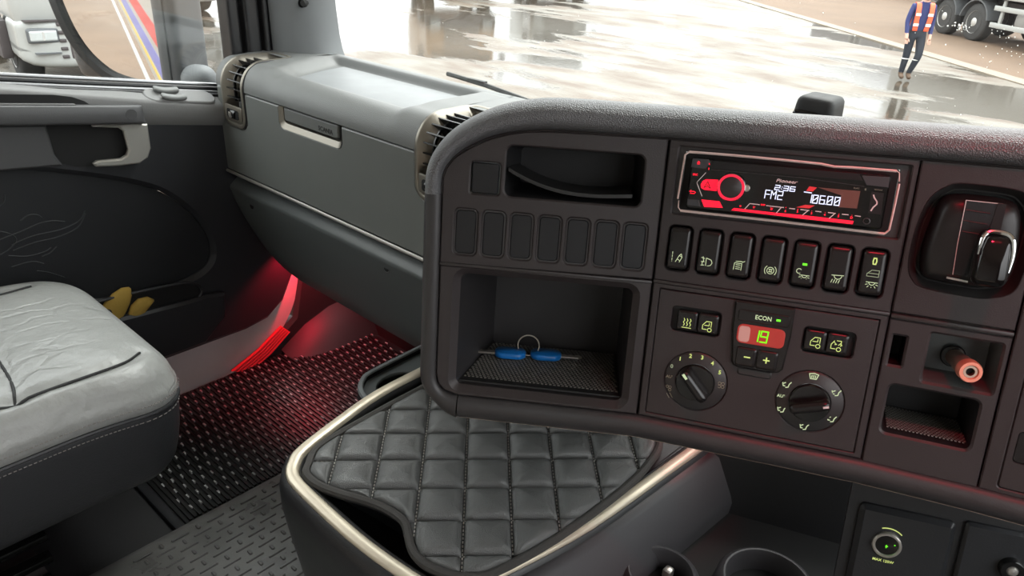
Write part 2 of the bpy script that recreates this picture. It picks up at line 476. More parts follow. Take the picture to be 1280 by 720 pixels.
SEG = {'0': 'abcdef', '1': 'bc', '2': 'abged', '3': 'abgcd', '4': 'fgbc', '5': 'afgcd', '6': 'afgedc', '7': 'abc', '8': 'abcdefg', '9': 'abcdfg', 'F': 'aefg', 'M': 'abefx', 'A': 'abcefg'}
def seg_lines(ch, x, z, w, h, sl=.0):
    q = lambda a, b: (x + a * w + b * h * sl, z + b * h)
    D = {'a': [q(0, 1), q(1, 1)], 'b': [q(1, 1), q(1, .5)], 'c': [q(1, .5), q(1, 0)], 'd': [q(0, 0), q(1, 0)], 'e': [q(0, .5), q(0, 0)], 'f': [q(0, 1), q(0, .5)], 'g': [q(0, .5), q(1, .5)],
         'x': [q(.0, 1), q(.5, .45), q(1, 1)]}
    if ch == 'M': return [[q(0, 0), q(0, 1), q(.5, .5), q(1, 1), q(1, 0)]]
    return [D[k] for k in SEG[ch]]
def arc(cx, cz, r, a0, a1, n=10): return [(cx + r * cos(R(a0 + (a1 - a0) * i / n)), cz + r * sin(R(a0 + (a1 - a0) * i / n))) for i in range(n + 1)]

# ------------------------------------------------------------------ the yard outside (structure)
GZ = -1.5
yard = MB().plate([(-90, -30), (60, -30), (60, 90), (-90, 90)], 0, .2).build('ground', 'wet_yard', smooth=0)
yard.data.transform(Matrix(((1, 0, 0, 0), (0, 0, 1, 0), (0, -1, 0, GZ), (0, 0, 0, 1))))
tag(yard, kind='structure')
# brown verge behind a pale kerb line
kd = Vector((-2.6, 18.75)) - Vector((-15.07, 30.65)); kd.normalize(); kn = Vector((-kd.y, kd.x))
if kn.y < 0: kn = -kn
ka = Vector((-15.07, 30.65)) - kd * 40; kb = Vector((-2.6, 18.75)) + kd * 30
def strip(name, o0, o1, z0, z1, material):
    q = [ka + kn * o0, kb + kn * o0, kb + kn * o1, ka + kn * o1]
    m = MB(); m.add([(p.x, p.y, z0) for p in q] + [(p.x, p.y, z1) for p in q],
                    [(0, 3, 2, 1), (4, 5, 6, 7), (0, 1, 5, 4), (1, 2, 6, 5), (2, 3, 7, 6), (3, 0, 4, 7)])
    o = m.build(name, material, smooth=0); tag(o, kind='structure'); return o
strip('trim_1', 0, .45, GZ - .1, GZ + .025, 'kerb_pale')
strip('ground_verge', .45, 60, GZ - .1, GZ + .015, 'gravel_brown')

gv = MB(); gv.box(-60, 25, -30, 2.6, GZ - .1, GZ + .012); tag(gv.build('ground_gravel', 'gravel_brown', smooth=0), kind='structure')
# ------------------------------------------------------------------ cab shell (structure)
TD0 = Matrix(((0, -1, 0, 0), (1, 0, 0, 0), (0, 0, 1, 0), (0, 0, 0, 1)))
fl = MB(); fl.box(-1.66, .9, -.6, 1.25, -.04, 0); tag(fl.build('floor', 'floor_dark', smooth=0), kind='structure')
# roof lining, rear wall and the driver's side with its window, behind and above the photographer
rf = MB(); rf.box(-1.66, .95, -1.0, 1.12, 1.74, 1.80); tag(rf.build('ceiling', 'headliner', smooth=0), kind='structure')
rw = MB(); rw.box(-1.66, .95, -1.06, -1.0, 0, 1.80); tag(rw.build('wall_back', 'headliner', smooth=0), kind='structure')
TW = Matrix.Translation((.90, 0, 0)) @ TD0
dr = MB(TW); dr.plate(rect(-1.0, 1.12, 0, 1.74), -.05, 0, [rect(-.62, .98, .74, 1.68, .04)]); tag(dr.build('wall_right', 'door_dark', smooth=0), kind='structure')
lw = MB(); lw.box(-1.68, -1.62, -1.0, -.5, 0, 1.74); tag(lw.build('wall_left', 'headliner', smooth=0), kind='structure')
lh = MB(); lh.box(-1.66, -1.58, -.5, .96, 1.60, 1.74); tag(lh.build('trim_5', 'seal_black', smooth=0), kind='structure')
ww = MB(); ww.box(-1.66, .9, 1.16, 1.22, 0, .74); tag(ww.build('wall_front', 'kick_dark', smooth=0), kind='structure')

# windscreen
ws = empty('window_1', kind='structure')
def wy(z): return 1.13 - (z - .72) * .10
m = MB(); x0, x1, z0, z1 = -1.50, 1.0, .72, 1.75
m.add([(x0, wy(z0), z0), (x1, wy(z0), z0), (x1, wy(z1), z1), (x0, wy(z1), z1), (x0, wy(z0) + .005, z0), (x1, wy(z0) + .005, z0), (x1, wy(z1) + .005, z1), (x0, wy(z1) + .005, z1)],
      [(0, 1, 2, 3), (4, 7, 6, 5), (0, 4, 5, 1), (1, 5, 6, 2), (2, 6, 7, 3), (3, 7, 4, 0)])
m.build('pane', 'windscreen_glass', ws, smooth=0)
m = MB()
def drop(x, z, r):
    y = wy(z) + .005
    rings = []
    for (q, d) in ((1, 0), (.85, .35), (.45, .6)):
        rings.append([(x + r * q * cos(2 * pi * k / 6), y + r * d, z + r * q * sin(2 * pi * k / 6)) for k in range(6)])
    m.rings(rings, True, True)
for i in range(170): drop(random.uniform(-1.3, .05), random.uniform(.86, 1.12), random.choice((.0005, .0006, .0007, .0010)))
for i in range(34): drop(-.238 + random.gauss(0, .005), 1.004 + random.gauss(0, .003), random.uniform(.0004, .0011))
for i in range(40): drop(random.uniform(-.21, -.15), random.uniform(.96, 1.01), random.uniform(.0004, .0008))
tag(m.build('raindrop', 'droplet', ws), 'white raindrops and splashes dotted over the windscreen', kind='stuff')

# side window of the left door
m = MB(); m.box(-1.612, -1.607, -.5, .858, .70, 1.7)
w2 = m.build('window_2', 'door_glass', smooth=0); tag(w2, kind='structure')

# A pillar with black door seal
pl = empty('trim_2', kind='structure')
m = MB()
sec = [(-1.565, .940), (-1.530, .958), (-1.500, .985), (-1.486, 1.03), (-1.50, 1.07), (-1.56, 1.08), (-1.60, 1.0)]
rg = []
for z, fx in ((.74, .050), (.79, .028), (.81, .018), (.84, .010), (.90, .003), (1.0, .0), (1.2, -.0), (1.7, -.0)):
    rg.append([(x + (fx if i in (2, 3, 4) else fx * .3 if i == 1 else 0), y - (z - .8) * .02, z) for i, (x, y) in enumerate(sec)])
m.rings(rg, True, True); m.build('pillar_cover', 'pillar_grey', pl, smooth=60)
m = MB()
for i, (ya, yb, xo) in enumerate(((.852, .880, -1.585), (.884, .918, -1.570), (.922, .936, -1.562), (.938, .958, -1.568))):
    m.pillow(xo - .05, xo, ya, yb, .70, 1.7, .008, 8)
m.build('door_seal', 'seal_black', pl)
m = MB(); m.lathe([(.0085, 0), (.0085, .012), (.006, .014), (.006, .03)], (0, 0, 0), 20, 'y', False)
m.lathe([(.006, .0145), (.0001, .015)], (0, 0, 0), 20, 'y', False)
so = m.build('screw_cap', 'void', pl); so.location = (-1.4905, .974, .912); so.rotation_euler = (0, 0, R(25))

# ------------------------------------------------------------------ left door
TD = Matrix(((0, -1, 0, 0), (1, 0, 0, 0), (0, 0, 1, 0), (0, 0, 0, 1)))      # x_local -> Y, depth -> -X
def TDx(X): return Matrix.Translation((X, 0, 0)) @ TD
door = empty('door_1', kind='structure')
def beltz(y): return .800 - (y - .40) * .160
inset = [(.0, .40), (.0, .640), (.20, .650), (.362, .640), (.49, .603), (.60, .560), (.66, .520), (.712, .455), (.735, .395), (.732, .350), (.705, .325), (.66, .315), (.588, .308), (.44, .336), (.2, .36)]
inset = [(p.x, p.y) for p in smooth_path([(a, b, 0) for a, b in inset], 4, True)]
outl = [(-.30, .130), (.80, .130), (.862, .140), (.91, .175), (.945, .24), (.955, .32), (.93, .45), (.88, .60), (.86, .715), (.80, beltz(.80) - .04), (-.30, beltz(-.30) - .04)]
MB(TDx(-1.57)).plate(outl, 0, .07, [inset], b=.012, hb=.010).build('door_card', 'door_dark', door)
MB(TDx(-1.585)).plate(offset(inset, -.001), 0, .03).build('inset_panel', 'door_panel', door, smooth=0)
# embossed scroll work on the inset panel
m = MB(TDx(-1.585))
flames = [[(.375, .533), (.39, .541), (.405, .538), (.412, .530)], [(.33, .505), (.37, .512), (.405, .520), (.43, .519), (.45, .512)], [(.35, .490), (.39, .498), (.44, .498), (.475, .507), (.49, .525)],
          [(.35, .478), (.39, .484), (.43, .484), (.47, .494), (.49, .520)], [(.34, .470), (.37, .460), (.40, .460), (.415, .466)], [(.34, .446), (.375, .447), (.395, .436)], [(.38, .425), (.40, .415), (.425, .396)],
          [(.30, .53), (.34, .52), (.36, .50), (.34, .48), (.30, .47)], [(.395, .452), (.41, .455), (.425, .465)], [(.33, .56), (.355, .575), (.36, .59)]]
for fl_ in flames:
    m.tube([(a, 0, b) for a, b in [(p.x, p.y) for p in smooth_path([(a, b, 0) for a, b in fl_], 5)]], .0013, 6)
m.build('scroll_relief', 'door_dark', door)
# upper ledge sloping to the glass
m = MB()
rg = []
for y in (-.30, .2, .40, .6, .80, .865):
    b = beltz(y)
    fz = .016 + .018 * max(0, (y - .40)) / .4
    rg.append([(-1.612, y, b - .05), (-1.612, y, b - .006), (-1.600, y, b - .008), (-1.560, y, b - fz + .003), (-1.553, y, b - fz), (-1.551, y, b - fz - .006), (-1.551, y, b - .06), (-1.575, y, b - .085)])
m.rings(rg); m.build('top_ledge', 'door_top', door, smooth=50)
for k, (dx, dz, r, mm) in enumerate(((-1.604, .004, .0038, 'belt_metal'), (-1.592, -.010, .0030, 'belt_metal'), (-1.598, -.004, .005, 'seal_black'), (-1.585, -.016, .004, 'seal_black'))):
    MB().tube([(dx, y, beltz(y) + dz) for y in (-.3, .3, .6, .815)], r, 8).build('belt_strip' if 'metal' in mm else 'belt_seal', mm, door)
# armrest with grab slot, button
def armz(y): return .7605 - (y - .40) * .1375
m = MB(); rg = []
for y, k in ((-.3, 0), (.1, 0), (.40, 0), (.55, 0), (.610, 0), (.618, .003), (.620, .006)):
    a = armz(y)
    rg.append([(-1.575, y, a - .036), (-1.535, y, a - .036), (-1.531, y, a - .033), (-1.530 - k, y, a - .030 + k), (-1.530 - k, y, a - .003 - k), (-1.532 - k, y, a - .001), (-1.536, y, a), (-1.575, y, a)])
m.rings(rg); m.build('armrest', 'armrest', door, smooth=50)
m = MB(); rg = []
for y, q in ((-.3, 1), (.1, 1), (.40, 1), (.47, 1), (.50, .8), (.52, .35), (.527, .02)):
    a = armz(y)
    rg.append([(-1.552, y, a - .001), (-1.552, y, a + .017 * q), (-1.549, y, a + .017 * q), (-1.5485, y, a - .001)])
m.rings(rg); m.build('grab_slot_shade', 'void', door, smooth=50)  # near-black strip stands in for the shaded slot recess
m = MB(); rg = []
for y in (-.3, .1, .40, .50): rg.append([(-1.549, y, armz(y) + .0005), (-1.537, y, armz(y) + .0005), (-1.537, y, armz(y) + .0020), (-1.549, y, armz(y) + .0020)])
m.rings(rg); m.build('grab_ledge', 'door_top', door)
MB(TDx(-1.5295)).plate(circ(.594, armz(.594) - .0165, .0115, 24), 0, .004, b=.0008).build('armrest_button', 'armrest', door)
# latch recess with silver lever
def lz(y): return armz(y) - .040
rec = [(.452, lz(.452)), (.635, lz(.635)), (.633, .640), (.622, .620), (.60, .610), (.56, .612), (.49, .622), (.465, .633), (.455, .655)]
MB(TDx(-1.5685)).plate(rec, 0, .004).build('latch_recess', 'void', door, smooth=0)
MB(TDx(-1.5580)).plate([(-.3, lz(-.3)), (.449, lz(.449)), (.452, .655), (.462, .632), (.30, .648), (-.3, .68)], 0, .012, b=.004).build('latch_panel', 'armrest', door)
lev = [(.525, .700), (.572, .691), (.580, .683), (.583, .645), (.577, .634), (.565, .629), (.52, .633), (.512, .629), (.516, .622), (.56, .6155), (.60, .613), (.618, .622), (.627, .640), (.6285, .690), (.60, .696), (.525, .704)]
MB(TDx(-1.545)).plate(lev, 0, .010, b=.003).build('latch_lever', 'handle_silver', door)
# window switch pod
m = MB(Matrix.Translation((-1.575, 0, 0)))
def podz(y): return beltz(y) - .0215
pod = rr(.150, .044, .02, 0, 0, 6)
m = MB(Matrix.Translation((-1.573, .715, podz(.715) + .001)) @ Matrix.Rotation(R(-9), 4, 'X') @ Matrix.Rotation(R(24), 4, 'Y') @ Matrix(((0, 0, 1, 0), (1, 0, 0, 0), (0, -1, 0, 0), (0, 0, 0, 1))))
m.plate(pod, -.004, .004, b=.002).build('switch_plate', 'door_top', door)
for k in range(2):
    m = MB(); m.pillow(-.0085, .0085, -.026, .026, 0, .010, .005, 8, fn=lambda p: Vector((p.x, p.y, p.z - .004 * cos(p.y / .026 * pi / 2) + .002)))
    o = m.build('window_switch', 'handle_grey', door)
    o.matrix_local = Matrix.Translation((-1.582 + .024 * k, .690 + .004 * k, podz(.69) + .009 - .011 * k)) @ Matrix.Rotation(R(-9), 4, 'X') @ Matrix.Rotation(R(24), 4, 'Y')
# storage pocket at the foot of the door
pk = [(.20, .330), (.455, .334), (.63, .320), (.675, .308), (.692, .290), (.685, .272), (.655, .266), (.48, .278), (.20, .290)]
pk = [(p.x, p.y) for p in smooth_path([(a, b, 0) for a, b in pk], 4, True)]
MB(TDx(-1.5655)).plate(pk, 0, .003).build('pocket_floor', 'void', door, smooth=0)
MB(TDx(-1.5605)).tube([(a, 0, b) for a, b in pk], .0035, 6, True).build('pocket_rim', 'door_dark', door)
pf = [(.20, .150), (.68, .150), (.74, .20), (.745, .262), (.70, .272), (.655, .272), (.48, .285), (.20, .297)]
MB(TDx(-1.550)).plate(pf, 0, .02, b=.006).build('pocket_front', 'door_dark', door)

# yellow and black work glove left in the door pocket
gl = empty('work_glove', 'yellow and black work glove stuffed in the door pocket', 'glove', loc=(-1.5645, .505, .281))
def leaf(P, Rr, name, mtl):
    m = MB(); P = [Vector(p) for p in P]; rg = []
    for i, (p, r_) in enumerate(zip(P, Rr)):
        t = (P[min(i + 1, len(P) - 1)] - P[max(i - 1, 0)]).normalized(); q = Vector((0, -t.z, t.y))
        rg.append([p + q * (r_ * cos(2 * pi * k / 14)) + Vector((1, 0, 0)) * (min(r_, .012) * .9 * sin(2 * pi * k / 14)) for k in range(14)])
    m.rings(rg); return m.build(name, mtl, gl, smooth=70)
leaf([(0, -.030, -.010), (.001, -.018, .008), (.001, -.004, .026), (0, .012, .042), (-.001, .026, .054), (-.001, .034, .060)], [.018, .026, .027, .023, .014, .003], 'palm', 'glove_yellow')
leaf([(.001, .030, -.010), (.002, .042, .006), (.002, .052, .014), (.001, .066, .016), (0, .078, .014)], [.016, .020, .018, .012, .003], 'thumb', 'glove_yellow')
m = MB(); m.pillow(-.010, .0135, -.064, -.010, -.028, .034, .0115, 8); m.build('cuff', 'glove_black', gl)

# sill, kick panel, tread plate with the red lamp glow in its colour
sl = empty('baseboard_left', kind='structure')
cp = smooth_path([(-.30, .075, .078), (.40, .070, .074), (.70, .066, .068), (.80, .072, .060), (.86, .085, .046), (.91, .115, .030), (.945, .160, .020), (.965, .215, .015), (.975, .30, .014), (.980, .42, .014)], 5)
m = MB(); rg = []
for i, p in enumerate(cp):
    t = cp[min(i + 1, len(cp) - 1)] - cp[max(i - 1, 0)]; t = Vector((t.x, t.y)).normalized(); nn = Vector((-t.y, t.x)); w = p.z
    a = Vector((p.x, p.y)) + nn * w; b = Vector((p.x, p.y)) - nn * w
    rg.append([(-1.630, b.x, b.y), (-1.608, b.x, b.y), (-1.603, (a.x + b.x) / 2, (a.y + b.y) / 2), (-1.605, a.x, a.y), (-1.630, a.x, a.y)])
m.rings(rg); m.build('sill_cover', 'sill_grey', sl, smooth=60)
kp = [(.76, -.01), (.80, -.002), (.95, .10), (.985, .25), (.99, .45), (1.16, .45), (1.16, 0)]
MB(TDx(-1.598)).plate(kp, 0, .04, b=.01).build('kick_panel', 'kick_dark', sl)
m = MB()
rg = []
for y, z in ((.90, .0), (.98, .055), (1.06, .085), (1.16, .095)):
    rg.append([(-1.60, y, z * .9 + .02), (-1.57, y, z * .8 + .012), (-1.53, y + .02, z * .5), (-1.50, y + .03, 0 - .01), (-1.60, y, -.01)])
m.rings(rg); m.build('arch_hump', 'kick_dark', sl, smooth=60)
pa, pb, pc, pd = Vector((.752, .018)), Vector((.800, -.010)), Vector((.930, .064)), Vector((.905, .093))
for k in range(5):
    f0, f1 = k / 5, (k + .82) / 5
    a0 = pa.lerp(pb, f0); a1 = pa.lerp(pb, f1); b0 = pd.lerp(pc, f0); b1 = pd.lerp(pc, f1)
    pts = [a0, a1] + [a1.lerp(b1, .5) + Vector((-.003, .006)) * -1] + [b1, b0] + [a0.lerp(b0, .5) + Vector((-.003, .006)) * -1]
    MB(TDx(-1.590)).plate([tuple(p) for p in pts], -.0, .008, b=.002).build('tread_rib', 'tread_plate_glow', sl)

# ------------------------------------------------------------------ floor coverings
fm = empty('floor_mat', 'black ribbed rubber mat in the passenger footwell, dotted with nubs, their glints painted pale', 'floor mat')
MB().pillow(-1.600, -1.172, .421, 1.15, 0.0, .006, .003, 4).build('mat_base', 'mat_rubber', fm)
m = MB()
y = .430
while y < 1.14:
    m.box(-1.595, -1.18, y, y + .0055, .006, .0095); y += .010
m.build('rib', 'mat_rubber', fm, smooth=0, kind='stuff')
m = MB()
j = 0; y = .438
while y < 1.14:
    x = -1.575 + (.033 if j % 2 else 0)
    while x < -1.185:
        m.box(x - .0050, x + .0050, y - .0019, y + .0019, .0065, .0112); x += .066
    y += .010; j += 1
m.build('nub', 'nub_glint', fm, smooth=0, kind='stuff')
# flat panel between mat and seat
fp = MB(); fp.pillow(-1.60, -1.168, .398, .4175, 0, .012, .003, 4); tag(fp.build('trim_3', 'console_black'), kind='structure')
fp = MB(); fp.pillow(-1.60, -1.168, .10, .394, 0, .007, .003, 4); tag(fp.build('trim_4', 'floor_dark'), kind='structure')

# engine tunnel mat with raised tread
tm = empty('tunnel_mat', 'grey rubber tread mat over the engine tunnel beside the seats', 'floor mat')
m = MB(); rg = []
prof = [(-1.172, 0), (-1.170, .008), (-1.160, .022), (-1.145, .036), (-1.125, .045), (-1.095, .050), (-1.0, .050), (-.60, .050), (-.10, .050), (-.10, 0)]
for y in (-.3, 0, .2, .4, .6, .9): rg.append([(x, y, z) for x, z in prof])
m.rings(rg); m.build('mat_base', 'tunnel_rubber', tm, smooth=60)
def barmesh(lx, ly, h):
    b = MB(); o = rr(lx, ly, min(lx, ly) / 2, 0, 0, 3); i = offset(o, -.0011)
    b.rings([[(p[0], p[1], 0) for p in o], [(p[0], p[1], h * .6) for p in o], [(p[0], p[1], h) for p in i]], False, True)
    return b
lb = barmesh(.0042, .034, .0022).build('tread_bar', 'tread_bar', tm)
sb = barmesh(.0135, .0062, .0022).build('tread_stud', 'tread_bar', tm)
first = [lb, sb]; cnt = 0
for r_ in range(-4, 6):
    y = .450 + r_ * .0345
    for c in range(-4, 14):
        xl = -1.036 + c * .0352 + (r_ % 2) * .0172
        for kind, dx in ((0, 0), (1, .0172)):
            xx = xl + dx
            if xx < -1.108 or xx > -.74 or (xx > -.86 and y > .47): continue
            o = first[kind]
            if first[kind] is not None and o.get('used') is None:
                o.location = (xx, y, .0500); o['used'] = 1
            else:
                share(o, tm, (xx, y, .0500))
            cnt += 1
for o in tm.children:
    if 'used' in o.keys(): del o['used']

# ------------------------------------------------------------------ passenger seat
st = empty('passenger_seat', 'grey leather passenger seat cushion with shade-darkened side and piped edge', 'seat', loc=(-1.28, .14, 0))
Ts = Matrix.Translation((1.28, -.14, 0))
SX0, SX1, SY0, SY1, SR = -1.512, -1.042, -.34, .428, .095
SEAMS = [smooth_path([(x, y, 0) for x, y in q], 8) for q in (
    [(-1.080, -.34), (-1.080, .10), (-1.080, .22), (-1.084, .30), (-1.094, .348), (-1.118, .380)],
    [(-1.080, .190), (-1.11, .200), (-1.165, .206), (-1.28, .21), (-1.42, .205)],
    [(-1.432, -.34), (-1.432, .15), (-1.44, .27), (-1.462, .335)])]
SEAT_PROF = [(-.002, .402), (.0, .418), (.004, .432), (.012, .446), (.026, .459), (.045, .464), (.075, .467), (.12, .4695), (.235, .471)]
def seat_d(x, y):      # distance inside the plan outline
    qx = abs(x - (SX0 + SX1) / 2) - ((SX1 - SX0) / 2 - SR); qy = abs(y - (SY0 + SY1) / 2) - ((SY1 - SY0) / 2 - SR)
    return SR - math.hypot(max(qx, 0), max(qy, 0)) - min(max(qx, qy), 0)
def droop(y):
    f = max(0, (y - .22) / .2); return .026 * f * f
def topz(x, y):
    d = seat_d(x, y); z = SEAT_PROF[-1][1]
    for (a, za), (b, zb) in zip(SEAT_PROF, SEAT_PROF[1:]):
        if d <= b: z = za + (zb - za) * max(0, (d - a)) / (b - a); break
    z -= droop(y)
    for P in SEAMS:
        q = min((p.x - x) ** 2 + (p.y - y) ** 2 for p in P)
        z -= .0075 * math.exp(-q / .011 ** 2)
    return z
def outline(d, n=14):
    w, h = SX1 - SX0 + 2 * d, SY1 - SY0 + 2 * d
    P = rr(w, h, max(.012, SR + d), (SX0 + SX1) / 2, (SY0 + SY1) / 2, n)
    out = []
    for i in range(len(P)):
        a = Vector(P[i]); b = Vector(P[(i + 1) % len(P)])
        if i % (n + 1) == n:
            for t in range(30): out.append(tuple(a.lerp(b, t / 30)))
        else: out.append(tuple(a))
    return out
m = MB(Ts); rg = [[(p[0], p[1], z - droop(p[1])) for p in outline(d)] for d, z in ((-.004, .384), (.0, .388), (.002, .396), (.003, .404), (.002, .414))]
d = 0.
while d < .215:
    rg.append([(p[0], p[1], topz(*p)) for p in outline(-d)]); d += .0055 if d < .06 else .009
m.rings(rg, False, True); m.build('cushion', 'seat_leather', st, smooth=80)
m = MB(Ts); rg = [[(p[0], p[1], z - droop(p[1]) * min(1, (z - .2) / .18)) for p in outline(d)] for d, z in ((-.06, .222), (-.045, .224), (-.030, .232), (-.018, .250), (-.010, .28), (-.004, .32), (.0, .36), (.0005, .379), (-.003, .386), (-.012, .389))]
m.rings(rg, True, True); m.build('side_skirt', 'seat_side_shade', st, smooth=80)
def edge_loop(off, z): return [(p[0], p[1], z - droop(p[1])) for p in outline(off)]
m = MB(Ts); m.tube(edge_loop(.0015, .386), .0032, 6, True); m.build('piping', 'seat_side_shade', st)
for off, z in ((.0045, .403), (.001, .374)):
    m = MB(Ts); L_ = edge_loop(off, z); acc = 0
    for i in range(len(L_)):
        a = Vector(L_[i]); b = Vector(L_[(i + 1) % len(L_)]); k = max(1, round((b - a).length / .0075))
        for t in range(k): m.tube([a.lerp(b, t / k), a.lerp(b, (t + .6) / k)], .0008, 4)
    m.build('stitching', 'stitch', st, kind='stuff')
for P in SEAMS:
    MB(Ts).tube([(p.x, p.y, topz(p.x, p.y) + .0022) for p in P], .0022, 6).build('seam', 'seat_seam', st)
# seat pedestal and slide rails
m = MB(Ts); m.box(-1.43, -1.20, -.35, .10, .0, .22); m.build('pedestal', 'console_black', st, bevel=.012)
for k, (x, z, y1) in enumerate(((-1.255, .125, .205), (-1.228, .095, .205), (-1.205, .065, .200), (-1.19, .03, .19))):
    m = MB(Ts); m.box(x - .012, x + .012, -.35, y1, z - .006, z + .008); m.build('slide_rail', 'gloss_black', st, bevel=.003)
m = MB(Ts); m.box(-1.29, -1.19, -.1, .19, .008, .03); m.build('rail_foot', 'chassis', st, bevel=.004)

# ------------------------------------------------------------------ passenger dashboard with glove box
pd_ = empty('passenger_dashboard', 'grey passenger dashboard with glove box lid, tray top and two air vents', 'dashboard', loc=(-1.2, .82, .33))
Tp = Matrix.Translation((1.2, -.82, -.33))
def smst(a, b, x):
    t = max(0., min(1., (x - a) / (b - a))); return t * t * (3 - 2 * t)
def tray_k(x, y):
    xl = -1.385 - .055 * smst(.86, 1.02, y)
    return smst(xl - .030, xl + .022, x) * (1 - smst(-1.012, -.975, x))
def shell(x0, x1, name, nx):
    m = MB(Tp); rg = []
    for i in range(nx + 1):
        x = x0 + (x1 - x0) * i / nx; ring = []
        zt = .803 - .010 * tray_k(x, .86); dy = .046
        ring.append((x, .812, .7455)); ring.append((x, .800, .7465))
        for k in range(0, 11):
            a = pi / 2 * k / 10; ring.append((x, .800 + dy * (1 - cos(a)), .750 + (zt - .750) * sin(a)))
        y0 = .800 + dy + .003
        for k in range(0, 25):
            t = k / 24; y = y0 + (1.012 - y0) * t; kk = tray_k(x, y) * smst(0, .13, t)
            ring.append((x, y, (zt + (.8065 - zt) * smst(0, .3, t)) * (1 - kk) + .7875 * kk))
        kk = tray_k(x, 1.012); zb = .8065 * (1 - kk) + .7875 * kk
        for k in range(1, 6):
            t = k / 5; ring.append((x, 1.012 + .016 * t, zb + (.804 - zb) * (t * t * (3 - 2 * t))))
        ring += [(x, 1.040, .8055), (x, 1.054, .800), (x, 1.075, .77), (x, 1.09, .72)]
        rg.append(ring)
    m.rings(rg, False, False, closed=False); return m.build(name, 'glove_top', pd_, smooth=50)
VX = ((-1.552, -1.462), (-.921, -.831))
shell(-1.575, VX[0][0] + .002, 'end_shell', 3)
shell(VX[0][1] - .002, VX[1][0] + .002, 'tray_top', 150)
shell(VX[1][1] - .002, -.45, 'end_shell', 8)
m = MB(Tp); tl = [(-1.352, .856), (-1.030, .856), (-1.018, .870), (-1.02, .995), (-1.035, 1.010), (-1.398, 1.010), (-1.385, .95)]
tl = [(p[0], p[1]) for p in tl]; m.rings([[(p[0], p[1], .7865) for p in tl], [(p[0], p[1], .7888) for p in tl], [(p[0], p[1], .7893) for p in offset(tl, -.002)]], False, True); m.build('tray_mat', 'tray_liner', pd_)
for xa, xb in VX:
    m = MB(Tp); m.rings([[(x, .912, .8055), (x, .95, .8062), (x, 1.012, .8065), (x, 1.028, .804), (x, 1.040, .8055), (x, 1.054, .800), (x, 1.075, .77), (x, 1.09, .72)] for x in (xa - .004, (xa + xb) / 2, xb + .004)], False, False, closed=False)
    m.build('vent_bridge', 'glove_top', pd_)
# front face with glove box lid: outline notched for both vents
hz0, hz1 = .7435, .703
notch = lambda a, b: [(a, .7435), (a, .680), (a + .010, .668), (a + .022, .664), (b - .022, .664), (b - .010, .668), (b, .680), (b, .7435)]
face = [(-1.580, .557), (-.45, .557), (-.45, .7435)] + notch(*VX[1])[::-1] + notch(*VX[0])[::-1] + [(-1.575, .7435)]
handle_hole = [(-1.333, .7435), (-1.333, .712), (-1.328, .703), (-1.318, .700), (-1.141, .7005), (-1.132, .704), (-1.127, .713), (-1.127, .7435)]
face2 = [(-1.580, .557), (-.45, .557), (-.45, .7435)] + notch(*VX[1])[::-1] + handle_hole[::-1] + notch(*VX[0])[::-1] + [(-1.575, .7435)]
lid = MB(Tp).plate(face2, .800, .825, b=.0025).build('lid', 'glove_grey', pd_)
hb = MB(Tp); hb.plate([(-1.3325, .7435), (-1.3325, .712), (-1.328, .7035), (-1.318, .7005), (-1.141, .701), (-1.132, .7045), (-1.1275, .713), (-1.1275, .7435)], .816, .822)
hb.build('handle_recess', 'bin_black', pd_)
ho = [(-1.333, .7435), (-1.333, .712), (-1.328, .703), (-1.318, .7), (-1.141, .7005), (-1.132, .704), (-1.127, .713), (-1.127, .7435)]
hi = [(-1.3245, .7435), (-1.3245, .718), (-1.321, .7125), (-1.314, .7105), (-1.145, .711), (-1.1385, .7125), (-1.1355, .718), (-1.1355, .7435)]
m = MB(Tp); m.rings([[(a[0], .7995, a[1]) for a in ho], [(b[0], .806, b[1]) for b in hi], [(b[0], .816, b[1]) for b in hi]], False, False, closed=False)
m.build('handle_bezel', 'vent_champagne', pd_)
hp = MB(Tp).plate([(-1.319, .742), (-1.319, .720), (-1.316, .7165), (-1.148, .7165), (-1.142, .720), (-1.142, .742)], .803, .814, b=.002).build('handle_flap', 'handle_grey', pd_)
text('SCANIA', .0125, -1.180, .7255, .8026, 'print_dark', hp, Tp, stretch=1.05, bold=.0002)
# chrome line, shadow groove, lower panel
m = MB(Tp); m.tube([(-1.582, .798, .5535), (-.45, .798, .5535)], .0035, 8); m.build('accent_strip', 'satin_silver', pd_)
m = MB(Tp); m.box(-1.582, -.45, .828, .836, .538, .556); m.build('shadow_gap', 'void', pd_, smooth=0)
lowo = [(-1.580, .545), (-1.572, .50), (-1.545, .42), (-1.50, .365), (-1.43, .330), (-1.38, .322), (-.62, .318), (-.62, .545)]
def lowy(z): return .799 + (.516 - z) * .20
m = MB(Tp); n = len(lowo)
rg = []
for (za, yy) in ((0, 0), (1, 1)):
    pass
top = .531
xs = [-1.578 + (1.128) * i / 46 for i in range(47)]
def zlow(x):
    pts = [(-1.580, .50), (-1.560, .455), (-1.52, .395), (-1.47, .355), (-1.42, .334), (-1.36, .3265), (-.45, .3190)]
    for (a, b), (c, d) in zip(pts, pts[1:]):
        if x <= c: return b + (d - b) * (x - a) / (c - a)
    return pts[-1][1]
for x in xs:
    zb = zlow(x)
    ring = [(x, .835, .541), (x, .831, .541), (x, .828, .540), (x, .801, .5185), (x, .7988, .513), (x, .799, .509)]
    for k in range(1, 6):
        z = .509 + (zb + .006 - .509) * k / 5; ring.append((x, lowy(z), z))
    ring += [(x, lowy(zb) + .006, zb), (x, lowy(zb) + .03, zb - .002), (x, lowy(zb) + .10, zb + .01)]
    rg.append(ring)
m.rings(rg, True, True, closed=False)
lp = m.build('lower_panel', 'glove_low', pd_, smooth=50)
